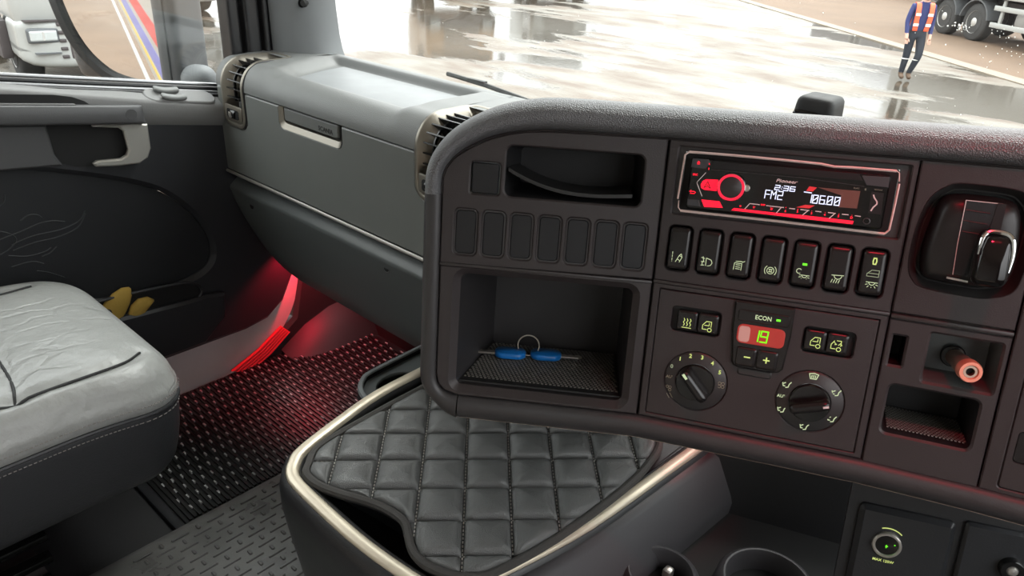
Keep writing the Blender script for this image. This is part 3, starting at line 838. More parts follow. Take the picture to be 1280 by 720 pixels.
for x, z in ((-1.490, .487), (-1.010, .499)):
    m = MB(Tp); y = lowy(z)
    m.lathe([(.0084, -.0012), (.0088, .0), (.0074, .001)], (x, y, z), 18, 'y', False); m.build('screw_collar', 'handle_grey', lp)
    m = MB(Tp); m.lathe([(.0074, -.0008), (.0001, -.0006)], (x, y, z), 18, 'y', False); m.build('screw_hole', 'void', lp)

# air vents: a framed opening that wraps from the front over the top
def vc(s):
    """curve of the vent face: arc length -> (y,z), outward normal (ny,nz)"""
    if s < .082: return (.7985, .668 + s), (-1., 0.)
    if s < .082 + .055 * pi / 2:
        a = (s - .082) / .055; return (.8535 - .055 * cos(a), .750 + .055 * sin(a)), (-cos(a), sin(a))
    return (.8535 + (s - .082 - .055 * pi / 2), .805), (0., 1.)
SL = .245
def vent(x0, x1):
    root = empty('air_vent'); root.parent = pd_
    w = x1 - x0; cx = (x0 + x1) / 2
    path = rr(w - .012, SL - .006, .022, cx, SL / 2, 8)
    # densify long sides
    pts = []
    for i in range(len(path)):
        a = Vector(path[i]); b = Vector(path[(i + 1) % len(path)]); k = max(1, int((b - a).length / .008))
        for t in range(k): pts.append(a.lerp(b, t / k))
    def P(x, s, d):
        (y, z), (ny, nz) = vc(s); return (x, y + ny * d, z + nz * d)
    m = MB(Tp); rings = []
    c = Vector((cx, SL / 2)); n = len(pts)
    for i in range(n):
        t = pts[(i + 1) % n] - pts[i - 1]; t.normalize(); o = Vector((t.y, -t.x))
        q = pts[i]
        ring = []
        lw_ = max(0., -o.x) ** 2 if q.y > .06 else max(0., -o.x) ** 2 * smst(.045, .06, q.y)
        tw_ = max(0., o.y) ** 2
        for (a, d) in ((.0060, -.004), (.0060, .0010), (.004, .0022), (-.001, .0022), (-.003, .0012), (-.0055 - .018 * lw_ - .008 * tw_, -.006 - .010 * lw_), (-.0065 - .020 * lw_ - .008 * tw_, -.03)):
            r_ = q + o * a; ring.append(P(r_.x, r_.y, d))
        rings.append(ring)
    rings.append(rings[0])
    m.rings(rings, False, False, closed=False); fr = m.build('vent_frame', 'vent_champagne', root, smooth=45)
    # dark gasket round it
    m = MB(Tp); m.tube([P((q - c).x * 1.13 + cx, (q - c).y * 1.03 + c.y, -.001) for q in pts], .0025, 6, True); m.build('vent_gasket', 'seal_black', root)
    # lower filler with thumb wheel
    m = MB(Tp)
    m.box(x0 + .012, x1 - .012, .7945, .800, .678, .712); m.build('filler_plate', 'vent_champagne', root, bevel=.003)
    m = MB(Tp); m.plate(rr(.046, .020, .005, cx, .694), .7935, .796); m.build('wheel_window', 'void', root)
    m = MB(Tp)
    m.lathe([(.0085, -.012), (.0095, -.010), (.0095, .010), (.0085, .012)], (cx - .002, .798, .694), 16, 'x'); wh = m.build('thumb_wheel', 'knob_black', root)
    m = MB(Tp); m.box(cx - .005, cx + .003, .786, .790, .688, .700); m.build('wheel_mark', 'satin_silver', wh, bevel=.001)
    # back wall and slats
    m = MB(Tp); rg = []
    for i in range(25):
        s = .04 + (SL - .05) * i / 24; rg.append([P(x0 + .004, s, -.002), P(x0 + .006, s, -.042), P(x1 - .006, s, -.042), P(x1 - .004, s, -.002)])
    m.rings(rg, False, False, closed=False); m.build('duct', 'void', root)
    for i in range(8):
        s = .058 + i * .0185
        m = MB(Tp); a, b = s - .004, s + .003
        q = [P(x0 + .010, s, -.004), P(x1 - .010, s, -.004), P(x1 - .010, s - .006, -.034), P(x0 + .010, s - .006, -.034)]
        q2 = [P(x0 + .010, s + .0025, -.004), P(x1 - .010, s + .0025, -.004), P(x1 - .010, s - .0035, -.034), P(x0 + .010, s - .0035, -.034)]
        m.add(q + q2, [(0, 1, 2, 3), (7, 6, 5, 4), (0, 4, 5, 1), (1, 5, 6, 2), (2, 6, 7, 3), (3, 7, 4, 0)])
        m.build('slat', 'knob_black', root, smooth=0)
    m = MB(Tp)
    for sx in (x0 + .030, ):
        rg = []
        for i in range(14):
            s = .05 + .17 * i / 13; rg.append([P(sx, s, -.012), P(sx + .003, s, -.012), P(sx + .003, s, -.018), P(sx, s, -.018)])
        m.rings(rg)
    m.build('slat_link', 'knob_black', root)
    return root
vent(*VX[0]); vent(*VX[1])

# wiper arm outside the glass
wp = MB(); wp.tube([(-1.22, 1.155, .787), (-1.10, 1.150, .783), (-.98, 1.15, .772), (-.80, 1.15, .762)], .005, 6); wp.box(-1.15, -1.10, 1.146, 1.156, .781, .790)
tag(wp.build('wiper_arm', 'rubber_ext'), 'thin black wiper arm lying along the foot of the windscreen', 'wiper')

# ------------------------------------------------------------------ centre dashboard frame of reference
l_ = Vector((.9250214, .37622819, .05279916)); dp = Vector((-.35910787, .91123662, -.20171602)); up = Vector((-.12400379, .16763104, .97801988))
DO = Vector((-.31210755, .56793663, .6464560))
MD = Matrix(((l_.x, dp.x, up.x, DO.x), (l_.y, dp.y, up.y, DO.y), (l_.z, dp.z, up.z, DO.z), (0, 0, 0, 1)))
A1, A3, A4 = R(13.048), R(-4.694), R(-9)
W1, W2, W3 = .2135, .21306, .0955
C1 = Matrix.Rotation(A1, 4, 'Z')
C2 = Matrix.Identity(4)
C3 = Matrix.Translation((W2, 0, 0)) @ Matrix.Rotation(A3, 4, 'Z')
C4 = C3 @ Matrix.Translation((W3, 0, 0)) @ Matrix.Rotation(A4 - A3, 4, 'Z')
S = Matrix.Diagonal((.001, .001, .001, 1))     # millimetres inside panel builders
def PM(c): return MB((C1, C2, C3, C4)[c - 1] @ S)
dash = empty('center_dashboard', 'dark plastic centre dashboard angled to the driver, with switches and storage bins', 'dashboard', mtx=MD)

# fascia plates (mm). columns: 1 storage, 2 radio/climate, 3 brake lever, 4 beyond
topL = [(-214, 141.8), (-1, 144.5), (-1, 281), (-100, 280), (-130, 278.5), (-150, 275), (-170, 268.5), (-190, 258), (-204, 248), (-211, 238), (-214.5, 228)]
blank_x = [-189.3 + 27.85 * i for i in range(7)]
holes = [rr(23, 46.5, 5, x, 175.5) for x in blank_x] + [rect(-153, -20, 214.5, 264, 7), rect(-187, -158, 214.5, 246, 3)]
PM(1).plate(topL, 0, 14, holes, b=1.2, hb=1.6).build('fascia', 'fascia', dash)
lowL = [(-213.5, 139.8), (-1, 142.2), (-1, 1), (-190, 1), (-203, 5), (-210, 12), (-212.5, 22)]
PM(1).plate(lowL, 0, 14, [rect(-192.5, -17.5, 11, 132, 7)], b=1.2, hb=7).build('fascia', 'fascia', dash)
PM(1).box(-214, -1, -1.6, 8, 140.2, 143.4).build('ridge', 'fascia_edge', dash, bevel=.0008)
# blanking plugs
for x in blank_x:
    m = PM(1); m.plate(rr(20.5, 44, 4.5, x, 175.5), 1.2, 8, b=1.0); m.build('blank_switch', 'blank', dash)
    m = PM(1)
    o = offset(rr(20.5, 44, 4.5, x, 175.5), .5)
    m.tube([(p[0], 1.2, p[1]) for p in o], .45, 6, True); m.build('blank_rim', 'rim_highlight', dash)
m = PM(1); m.plate(rect(-185.5, -159.5, 215.5, 245, 1.5), 1.0, 8, b=.8); m.build('cover_plate', 'blank', dash)
# upper and lower storage bins
m = PM(1); m.cavity(rect(-153, -20, 214.5, 264, 7), 2, 85, rect(-147, -26, 220, 258, 5)); m.build('upper_bin', 'bin_black', dash)
m = PM(1); m.cavity(rect(-192.5, -17.5, 11, 132, 7), 8, 145, rect(-172, -20, 14, 128, 5)); m.build('lower_bin', 'bin_grey', dash)

# column 2 upper: radio aperture and seven rocker switches
rk_x = [21.3 + 28.45 * i for i in range(7)]
PM(2).plate(rect(.6, W2 * 1000 - .6, 145, 281), 0, 14, [rect(10, 207.5, 211.5, 275, 1.5)] + [rr(22.5, 44.5, 5, x, 178.7) for x in rk_x], b=1.2, hb=1.2).build('fascia', 'fascia', dash)
PM(2).plate(rect(9, 208, 210.5, 276), 5, 9, [rect(16, 199.5, 215.5, 270.5)]).build('radio_aperture', 'fascia_edge', dash)
PM(2).plate(rect(.6, W2 * 1000 - .6, 1, 142.5), 0, 14, [rect(7.5, 206, 5.5, 137.2, 1)], b=1.2, hb=.8).build('fascia', 'fascia', dash)
PM(2).box(.6, W2 * 1000 - .6, -1.4, 8, 142.2, 145.4).build('ridge', 'fascia_edge', dash, bevel=.0008)
for x in rk_x:
    m = PM(2); m.cavity(rr(22.5, 44.5, 5, x, 178.7), 1, 13); m.build('switch_well', 'bin_black', dash)
rockers = []
for i, x in enumerate(rk_x):
    m = PM(2)
    def rf(p): # proud at the lower end, hollow face
        t = (p.z - 178.7) / 20
        p.y += 1.2 * t - (0 if p.y > 0 else .5 * (1 - t * t))
        return p
    m.pillow(x - 9.6, x + 9.6, -4.2, 9, 159.2, 199.2, 3.2, 12, rf)
    rockers.append(m.build('rocker_switch', 'rocker', dash, smooth=60))
YI = -5.25
def icon(i, lines, mtl='icon_green', w=.55, yoff=0., name='symbol'):
    x = rk_x[i]; m = PM(2); 
    m.strokes([[(x + a, b) for a, b in ln] for ln in lines], w, YI + yoff, .6); m.build(name, mtl, rockers[i], smooth=0)
z = 169.8
icon(0, [[(-5, z - 5), (-5, z - 3.2)], [(-5, z - 2), (-5, z - .2)], [(-5, z + 1), (-5, z + 2.8)], [(-5, z + 4), (-5, z + 6)], [(-1.6, z - 3.6), (1.5, z + 3), (4.3, z + 1.6), (1.4, z - 5), (-1.6, z - 3.6)], [(0, z - .6), (2.9, z - 2)], [(1.5, z + 3), (3.2, z + 4.8), (4.3, z + 1.6)]])
icon(1, [[(-1.5, z + 4), (3, z + 2.6), (4.2, z), (3, z - 2.6), (-1.5, z - 4), (-1.5, z + 4)], [(-6, z + 4), (-3, z + 3.4)], [(-6, z + .2), (-3, z + .2)], [(-6, z - 3.4), (-3, z - 3)], [(-4.6, z + 5), (-3.8, z + 1), (-5, z - 1), (-4.2, z - 5)]])
icon(2, [[(-4, z + 3), (-4.4, z - 4), (2.4, z - 4), (2.6, z + 3), (-4, z + 3)], [(-3, z + 4.6), (2, z + 5), (3, z + 4.4), (5, z + 5.4)], [(2.4, z - 5), (4.8, z - 5.4)], [(-2.6, z + 1.4), (1.2, z + 1.4)], [(-2.6, z - .6), (1.2, z - .6)], [(-2.6, z - 2.4), (1.2, z - 2.4)]])
icon(3, [arc(0, z, 3.1, 0, 360, 16), arc(0, z, 5.2, -50, 50, 8), arc(0, z, 5.2, 130, 230, 8), [(-1.6, z - 1.2), (1.6, z - 1.2)], [(-1.6, z + 1.2), (1.6, z + 1.2)], [(-.8, z - 1), (-.8, z + 1)], [(.8, z - 1), (.8, z + 1)]])
def domelamp(dx, zz, sc=1.): return [[(dx - 5 * sc, zz + 1.6 * sc), (dx + 5 * sc, zz + 1.6 * sc)], [(dx + a, b) for a, b in arc(0, zz + 1.6 * sc, 2.6 * sc, 180, 360, 8)]] + [[(dx + 3.8 * sc * cos(R(a)), zz + 1.0 * sc + 3.8 * sc * sin(R(a))), (dx + 5.6 * sc * cos(R(a)), zz + 1.0 * sc + 5.6 * sc * sin(R(a)))] for a in (200, 230, 270, 310, 340)]
icon(4, domelamp(1.2, z - 1.6, .85) + [arc(-3.8, z + 3.2, 2.2, 40, 300, 10)])
icon(4, [[(-1.2, 179.6), (1.6, 179.6)]], 'led_green', 2.0, .1, 'indicator_light')
icon(5, [[(-4.5, z + 3.4), (5.5, z + 4.0)]] + [arc(.8, z + 3.4, 3.2, 185, 355, 8)] + [[(-4.6 + 2 * k, z - 4.6), (-3.4 + 2 * k, z - .4)] for k in range(4)])
icon(6, domelamp(.6, 169.6, .95) )
icon(6, [[(-4.6, 176.4), (5, 176.4), (5, 182.2), (-1, 182.2), (-4.6, 178.6), (-4.6, 176.4)], [(-4, 179.2), (4.6, 179.2)]], 'icon_dim', .5)
icon(6, [[(-1.1, 187.6), (-1.5, 190.4), (-1.1, 193.0), (.9, 193.0), (1.4, 190.4), (.9, 187.6), (-1.1, 187.6)]], 'icon_yellow', 1.0)

# column 3: brake lever plate above, socket plate below
w3 = W3 * 1000
lever_out = [(8, 238), (13, 252), (22, 261), (34, 265), (72, 264), (84, 258), (91, 246), (93, 225), (91, 190), (86, 177), (74, 171), (60, 169), (22, 171), (11, 177), (5.5, 190), (5, 215)]
lever_out = [(p.x, p.y) for p in smooth_path([(a, b, 0) for a, b in lever_out], 4, True)]
PM(3).plate(rect(.6, w3 - .6, 146, 281), 0, 14, [offset(lever_out, -1)], b=1.2, hb=1).build('fascia', 'fascia', dash)
PM(3).plate(rect(.6, w3 - .6, -1, 140), 0, 14, [rect(35, 89.5, 87.5, 132.5, 2), rect(5.9, 16.6, 97.5, 125, .6), rect(11, 83, 32, 79, 5)], b=1.2, hb=2.2).build('fascia', 'fascia', dash)
PM(3).box(.6, w3 - .6, -2, 8, 141, 145).build('ridge', 'fascia_edge', dash, bevel=.0012)
m = PM(3); m.cavity(rect(11, 83, 32, 79, 5), 2, 70, rect(14, 80, 35, 76, 4)); cb = m.build('coin_bin', 'bin_black', dash)
m = PM(3)
for i in range(21):
    for j in range(17): m.box(16 + i * 3.1 + (j % 2) * 1.5, 17.6 + i * 3.1 + (j % 2) * 1.5, 8 + j * 3.4, 10 + j * 3.4, 34.6, 35.9)
m.build('bin_grip', 'net_thread', cb, smooth=0, kind='stuff')
m = PM(3); m.cavity(rect(35, 89.5, 87.5, 132.5, 2), 2, 40, rect(38, 87, 90, 130, 2)); m.build('socket_recess', 'glove_low', dash)
m = PM(3); m.cavity(rect(5.9, 16.6, 97.5, 125, .6), 2, 40); m.build('slot', 'void', dash)
m = PM(3); m.lathe([(9.5, 0), (10.5, 1), (10.5, 4), (8.5, 5)], (60, 34, 106), 28, 'y'); m.build('socket_collar', 'knob_black', dash)
sk = empty('socket_plug'); sk.parent = dash
Tk = C3 @ S @ Matrix.Translation((61.0, 36, 105.5)) @ Matrix.Rotation(R(10), 4, 'Z') @ Matrix.Rotation(R(-1), 4, 'X')
m = MB(Tk); m.lathe([(7.5, 0), (7.5, -20), (8.6, -22), (8.6, -36), (7.6, -38)], (0, 0, 0), 28, 'y'); m.build('plug_body', 'brass', sk)
m = MB(Tk); m.lathe([(8.2, -36), (9.8, -37.5), (9.8, -44), (9.0, -46.5), (6.4, -46.5), (5.6, -45), (5.6, -38)], (0, 0, 0), 32, 'y', False); m.build('copper_ring', 'copper', sk)
m = MB(Tk); m.lathe([(5.6, -40), (.01, -40)], (0, 0, 0), 28, 'y', False); m.build('plug_bore', 'void', sk)
m = MB(Tk); m.lathe([(5.5, -40), (5.5, -45), (3.6, -45), (3.6, -40)], (0, 0, 0), 28, 'y', False); m.build('inner_ring', 'brass', sk)
# column 4, mostly beyond the frame
PM(4).plate(rect(.8, 90, -1, 281), 0, 14, [rect(14, 88, 4, 140, 3)], b=1.2, hb=1).build('fascia', 'fascia', dash)
PM(4).plate(rect(14.5, 87.5, 4.5, 139.5, 3), .4, 10, [rect(20, 80, 30, 60, 4)], b=1.).build('side_module', 'fascia', dash)
PM(4).plate(rect(20, 80, 30, 60, 4), 2, 8, b=1).build('module_button', 'rocker', dash)

PM(3).plate(rect(1, 94, 147, 280), 16, 22).build('lever_light_stop', 'void', dash, smooth=0)  # added dark sheet, stops light leaking round the lever socket
for c_, x_ in ((2, 0), (3, 0), (4, 0)):
    PM(c_).box(x_ - 5, x_ + 5, 11, 17, -4, 284).build('joint_light_stop', 'void', dash, smooth=0)  # added dark strips, keep light from leaking through the column joints
# frame sweeps: padded roll over the top, rigid frame at left and along the bottom
def colpt(c, u, h, y=0.): return ((C1, C2, C3, C4)[c - 1] @ S) @ Vector((u, y, h))
def coldir(c, v): return ((C1, C2, C3, C4)[c - 1].to_3x3() @ Vector(v)).normalized()
def sweep(stations, prof, name, material, parent, smooth=60):
    """stations: (col, u, h, outward(u,h), scale, blend col or None)"""
    m = MB(); rings = []
    for (c, u, h, o, sc, c2) in stations:
        P = colpt(c, u, h); od = coldir(c, (o[0], 0, o[1])); nd = coldir(c, (0, 1, 0))
        if c2: nd = (nd + coldir(c2, (0, 1, 0))).normalized()
        rings.append([P + od * (a * sc * .001) + nd * (d * .001) for a, d in prof])
    m.rings(rings, True, True, closed=False)
    return m.build(name, material, parent, smooth=smooth)
inner = [(-215.5, 212), (-215.8, 222), (-214.5, 232), (-210.5, 241), (-202, 251.5), (-190, 260.5), (-172, 269.8), (-152, 276.3), (-130, 280), (-110, 281.6), (-80, 282)]
ip = [(p.x, p.y) for p in smooth_path([(a, b, 0) for a, b in inner], 4)]
stn = []
for i, (u, h) in enumerate(ip):
    a = Vector(ip[max(0, i - 1)]); b = Vector(ip[min(len(ip) - 1, i + 1)]); t = (b - a).normalized(); o = (-t.y, t.x)
    k = i / (len(ip) - 1); stn.append((1, u, h, o, .64 + .36 * smst(.15, .95, k), None))
stn += [(1, -40, 282, (0, 1), 1, None), (1, 0, 282, (0, 1), 1, 2), (2, 60, 282, (0, 1), 1, None), (2, 130, 282, (0, 1), 1, None), (2, W2 * 1000, 282, (0, 1), 1, 3), (3, w3, 282, (0, 1), 1, 4), (4, 100, 282, (0, 1), 1, None)]
rollp = [(0, 6), (0, 1), (1.5, -3), (4, -7), (8, -9.5), (13, -10), (18, -8), (22, -4.5), (25.5, 1), (28, 8), (29.4, 16), (30, 26), (30, 60), (29, 120), (27, 220), (22, 400)]
sweep(stn, rollp, 'padded_roll', 'pad_leather', dash, 80)
lip = [(-2.4, 8), (-2.4, 1.5), (-.8, -.4), (.6, 1), (.6, 8)]
sweep(stn, lip, 'roll_lip', 'fascia_edge', dash, 60)
side = [(-215.5, 212), (-215, 180), (-214.3, 120), (-213.6, 60), (-213.2, 26), (-211.5, 13), (-205.5, 4.5), (-197, .8), (-188.5, 0)]
sp = [(p.x, p.y) for p in smooth_path([(a, b, 0) for a, b in side], 5)]
stn = []
for i, (u, h) in enumerate(sp):
    a = Vector(sp[max(0, i - 1)]); b = Vector(sp[min(len(sp) - 1, i + 1)]); t = (b - a).normalized(); o = (t.y, -t.x)
    o = (-abs(o[0]), -abs(o[1])); k = smst(.72, 1.0, i / (len(sp) - 1)); stn.append((1, u, h, o, 1 + .55 * k, None))
framep = [(0, 8), (0, .5), (1.0, -1.8), (4, -3.6), (8.5, -4), (12.5, -2.4), (15.5, .8), (18, 6), (19, 12), (19.4, 22), (19.4, 60), (18.6, 180), (17, 380)]
sweep(stn, framep, 'side_frame', 'frame_plastic', dash, 80)
railp = [(0, 8), (0, .5), (1.5, -2.4), (6, -5.0), (12, -5.6), (18, -3.8), (23, .5), (27, 7), (29.5, 14), (30.2, 17), (31.0, 17.4), (31.6, 19), (30.5, 22), (30.0, 40), (24, 90), (14, 160)]
stn = [(1, -187.6, 0, (0, -1), 1, None), (1, -90, 0, (0, -1), 1, None), (1, 0, 0, (0, -1), 1, 2), (2, 100, 0, (0, -1), 1, None), (2, W2 * 1000, 0, (0, -1), 1, 3), (3, w3, -.6, (0, -1), 1, 4), (4, 100, -1, (0, -1), 1, None)]
sweep(stn, railp, 'bottom_rail', 'frame_plastic', dash, 80)
sweep(stn, [(30.6, 16.6), (31.6, 16.4), (31.6, 18.4)], 'rail_glint', 'brass', dash, 60)  # highlight along the rail's lip drawn as a thin brass strip

# black sensor pod on top of the dash
sn = MB(); sn.pillow(-.384, -.328, .985, 1.035, .815, .911, .009, 12, fn=lambda p: Vector((p.x + (p.z - .86) * (.10 if p.x < -.356 else -.05), p.y, p.z)))
sp_ = empty('sensor_pod', 'small black sensor pod at the foot of the windscreen', 'sensor', loc=(-.365, 1.01, .83))
so = sn.build('pod_shell', 'rubber_ext', sp_); so.location = (.365, -1.01, -.83)
m = MB(); m.plate(rect(-.379, -.345, .84, .893, .006), .981, .99, b=.002); so = m.build('pod_window', 'gloss_black', sp_); so.location = (.365, -1.01, -.83)

# ------------------------------------------------------------------ car radio (panel mm, origin at its own centre)
MR = MD @ Matrix.Translation((.1073, 0, .243))
radio = empty('car_radio', 'black car radio with red-lit buttons and white digits in a pinkish metal cage', 'radio', mtx=MR)
TR = S @ Matrix.Translation((-107.3, 0, -243))      # panel mm -> radio local
def RM(): return MB(TR)
m = RM(); m.plate(rect(16.4, 199, 215.8, 270.2, 1), 6, 60); m.build('chassis', 'void', radio)
# bent sheet-metal cage: four strips
m = RM(); P = [(19.5, 270.6), (60, 270.9), (110, 270.5), (135, 270.0), (146, 268.6), (160, 269.3), (196, 269.6)]
m.tube([(a, .5, b) for a, b in P], 1.15, 4); m.build('cage_strip', 'cage_metal', radio, smooth=0)
m = RM(); m.tube([(a, .5, b) for a, b in [(18, 215.1), (100, 215.3), (196, 214.6)]], 1.15, 4); m.build('cage_strip', 'cage_metal', radio, smooth=0)
m = RM(); m.tube([(a, .5, b) for a, b in [(14.2, 226), (15.0, 245), (16.0, 267.5), (19.5, 270.6)]], .9, 4); m.tube([(15.4, .5, 224.5), (15.6, .5, 218), (18, .5, 215.1)], .5, 4); m.build('cage_strip', 'cage_metal', radio, smooth=0)
m = RM(); m.tube([(a, .5, b) for a, b in [(199.8, 259), (199.6, 240), (199.0, 218.5), (196, 214.6)]], .9, 4); m.tube([(196, .5, 269.6), (198.4, .5, 268), (199.4, .5, 261)], .5, 4); m.build('cage_strip', 'cage_metal', radio, smooth=0)
# face
m = RM(); m.plate(rect(23, 192, 218.6, 266.4, 3), -7.5, 6, b=1.6); face_ = m.build('faceplate', 'gloss_black', radio)
YF = -7.6
m = RM(); m.plate([(23.8, 257.3), (24.2, 265.6), (38.6, 265.8), (40.4, 262.8), (36.6, 257.0)], YF - .6, YF + .5, b=.4); m.build('eject_button', 'radio_grey', radio)
m = RM(); m.plate([(168.3, 263.9), (190.4, 264.6), (191.0, 255.4), (173.6, 255.8)], YF - .5, YF + .5, b=.4); m.build('corner_panel', 'radio_grey', radio)
m = RM(); m.plate([(24.0, 228.0), (34.3, 228.0), (36.8, 221.9), (24.2, 222.0)], YF - .5, YF + .5, b=.4); m.build('corner_button', 'radio_grey', radio)
m = RM(); m.plate([(42, 264.4), (166, 264.9), (170.5, 259.2), (42, 257.6)], YF - .3, YF + .5, b=.2); m.build('disc_slot', 'void', radio)
m = RM(); m.tube([(42, YF - .2, 256.8), (120, YF - .2, 257.0), (172, YF - .2, 254.6)], .28, 4); m.build('slot_edge', 'radio_grey', radio)
m = RM(); m.plate([(85, 229.5), (85, 254.5), (170, 253.2), (172.2, 231.0)], YF - .15, YF + .3); m.build('display_window', 'radio_glass', radio, smooth=0)
m = RM(); m.plate([(134.9, 250.0), (169.6, 250.3), (169.5, 235.0), (154.5, 234.6), (155, 245)], YF - .25, YF + .2); m.build('display_sheen', 'display_sheen_tint', radio, smooth=0)  # sheen on the radio display painted as a brownish patch
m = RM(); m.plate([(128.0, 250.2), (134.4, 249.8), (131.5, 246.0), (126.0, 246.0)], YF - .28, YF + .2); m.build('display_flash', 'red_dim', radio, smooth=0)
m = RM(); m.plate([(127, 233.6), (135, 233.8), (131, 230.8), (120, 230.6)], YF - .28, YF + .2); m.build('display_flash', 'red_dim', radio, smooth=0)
# rotary knob with glowing ring
m = RM(); m.lathe([(13.0, 0), (13.0, -3), (12.4, -5.5), (11.9, -6)], (61.9, YF, 242.9), 40, 'y', False); kn = m.build('volume_knob', 'chrome', radio)
m = RM(); m.lathe([(12.0, -5.9), (11.6, -6.4), (9.9, -6.3), (9.6, -5.8)], (61.9, YF, 242.9), 40, 'y', False); m.build('knob_ring', 'red_ring', kn)
m = RM(); m.lathe([(9.7, -6.0), (9.0, -6.5), (.01, -6.6)], (61.9, YF, 242.9), 40, 'y', False); m.build('knob_face', 'dial_grey', kn)
m = RM(); m.lathe([(3.2, 0), (3.2, -2.5), (2.6, -3)], (75.2, YF, 243.2), 16, 'y'); m.build('knob_shoulder', 'satin_silver', kn)
# red lit areas
pill = [(49.6, 248.2), (38.5, 247.6), (35.6, 245.6), (34.4, 242.2), (35.2, 239.2), (38, 237.8), (49.2, 237.7)]
m = RM(); m.plate(pill, YF - .5, YF + .5, b=.3); pb_ = m.build('lit_button', 'red_lit', radio)
m = RM(); m.strokes([[(37.6, 239.8), (40.6, 245.6), (43.4, 239.8), (40.6, 241.6), (37.6, 239.8)]], .7, YF - .75, .3); m.build('arrow_symbol', 'print_dark', pb_, smooth=0)
m = RM(); m.plate([(36.6, 228.6), (53.2, 228.7), (57.0, 223.0), (40.2, 222.0)], YF - .5, YF + .5, b=.3); pb_ = m.build('lit_button', 'red_lit', radio)
m = RM(); m.strokes([[(45.4, 225.6), (47, 226.6), (48.6, 225.4)], [(46, 224.6), (48, 224.6)]], .5, YF - .75, .3); m.build('phone_symbol', 'red_dim', pb_, smooth=0)
m = RM(); m.plate([(64.7, 221.6), (66.7, 224.0), (103, 223.7), (125, 224.2), (168.7, 223.9), (168.2, 221.0), (124.8, 221.0), (103, 221.4)], YF - .4, YF + .5, b=.2); m.build('light_bar', 'red_lit', radio)
m = RM(); m.strokes([[(76.5, 224.4), (80.1, 229.5), (88.6, 229.5)], [(94.6, 229.3), (109.5, 229.2)], [(102.8, 221.6), (107.5, 229.2)], [(114.5, 229), (119, 229)], [(124, 229), (131, 229)], [(126.2, 224.2), (130.3, 228.9)], [(136.5, 228.9), (141, 228.9)], [(147, 228.9), (153, 228.9)], [(148.4, 223.7), (152.7, 228.9)], [(158.5, 228.8), (163.4, 228.8)], [(169, 228.7), (173.3, 228.5)]], .7, YF - .35, .3); m.build('button_divider', 'print_silver', radio, smooth=0)
m = RM(); m.strokes([[(37.6, 253.5), (31.0, 244.5), (31.0, 243), (36.9, 231.9)]], .6, YF - .4, .3); m.build('chevron_trim', 'print_silver', radio, smooth=0)
def rt(s, size, x, zz, mtl, nm='lettering', **k): return text(s, size, x, zz, YF - .6, mtl, radio, TR, name=nm, depth=.3, **k)
m = RM(); m.strokes([[(29, 260.8), (31.2, 260.8)], [(29, 262), (30.1, 263.4), (31.2, 262), (29, 262)], [(39.4, 262.4), (40.2, 261.2)], [(39.9, 258.2), (39.9, 256.6)]], .55, YF - .9, .3); m.build('eject_symbol', 'red_lit', radio, smooth=0)
rt('SRC', 2.6, 28.4, 250.9, 'red_lit', bold=.06)
m = RM(); m.strokes([[(25.4, 235.2), (29.4, 235.4), (30.6, 234.6), (29.6, 233.4), (26, 233.2)], [(26.4, 236.2), (25.2, 235.2), (26.4, 234.4)]], .6, YF - .5, .3); m.build('return_symbol', 'red_lit', radio, smooth=0)
for s_, x_, zz in (('1/', 84, 226.6), ('2/', 99.4, 226.8), ('6', 111.4, 226.2), ('5', 121.6, 226.8), ('3', 133.4, 226.6), ('4', 144.4, 226.6), ('5', 155.8, 226.6), ('D', 166.4, 226.6)):
    rt(s_, 2.9, x_, zz, 'red_lit', 'preset_number', bold=.06)
rt('DISP', 2.0, 91.6, 229.6, 'red_lit', bold=.04)
rt('o', 3.2, 72.2, 226.6, 'red_lit', bold=.05)
for x_ in (111.4, 121.6, 133.4, 144.4, 155.8, 166.4): rt('^' if x_ < 115 else 'v' if x_ < 125 else '-', 2.2, x_, 229.0, 'red_lit', 'preset_mark', bold=.04)
rt('Pioneer', 4.2, 108.3, 252.6, 'print_silver', 'brand_lettering', shear=.25, stretch=1.35, bold=.06)
m = RM(); L_ = []
x_ = 99.4
for ch in '2:36':
    if ch == ':': L_ += [[(x_, 245.5), (x_ + .3, 245.5)], [(x_ + .4, 247.3), (x_ + .7, 247.3)]]; x_ += 1.7
    else: L_ += seg_lines(ch, x_, 244.4, 4.0, 4.0, .1); x_ += 5.6
m.strokes(L_, .75, YF - .5, .3); m.build('clock_digits', 'digit_white', radio, smooth=0)
m = RM(); L_ = []
for ch, x_, w_ in (('F', 92.0, 3.8), ('M', 97.2, 4.0), ('2', 103, 3.8)): L_ += seg_lines(ch, x_, 236.0, w_, 7.2, .03)
m.strokes(L_, .8, YF - .5, .3); m.build('band_letters', 'digit_white', radio, smooth=0)
m = RM(); L_ = []
for ch, x_ in (('1', 127.4), ('0', 132.6), ('6', 138.4), ('0', 144.6), ('0', 150.6)): L_ += seg_lines(ch, x_, 236.0, 3.9, 7.0, .02)
for x_ in (132.6, 144.6, 150.6): L_.append([(x_ + .6, 238.2), (x_ + 3.4, 240.9)])
L_.append([(143.3, 236), (143.5, 236)]); L_.append([(124.5, 244.9), (130.7, 244.6)])
m.strokes(L_, .85, YF - .5, .3); m.build('frequency_digits', 'digit_white', radio, smooth=0)
m = RM(); m.plate([(178.3, 250.8), (188.2, 250.6), (189.3, 231.8), (179.0, 232.2)], YF - .2, YF + .3); m.build('socket_door', 'void', radio, smooth=0)
m = RM(); m.strokes([[(180.6, 248), (181.4, 246), (184.2, 242.6), (184.4, 240.6), (182, 237.4), (180.8, 234.4)]], 1.1, YF - .5, .3); m.build('glint_mark', 'print_silver', radio, smooth=0)
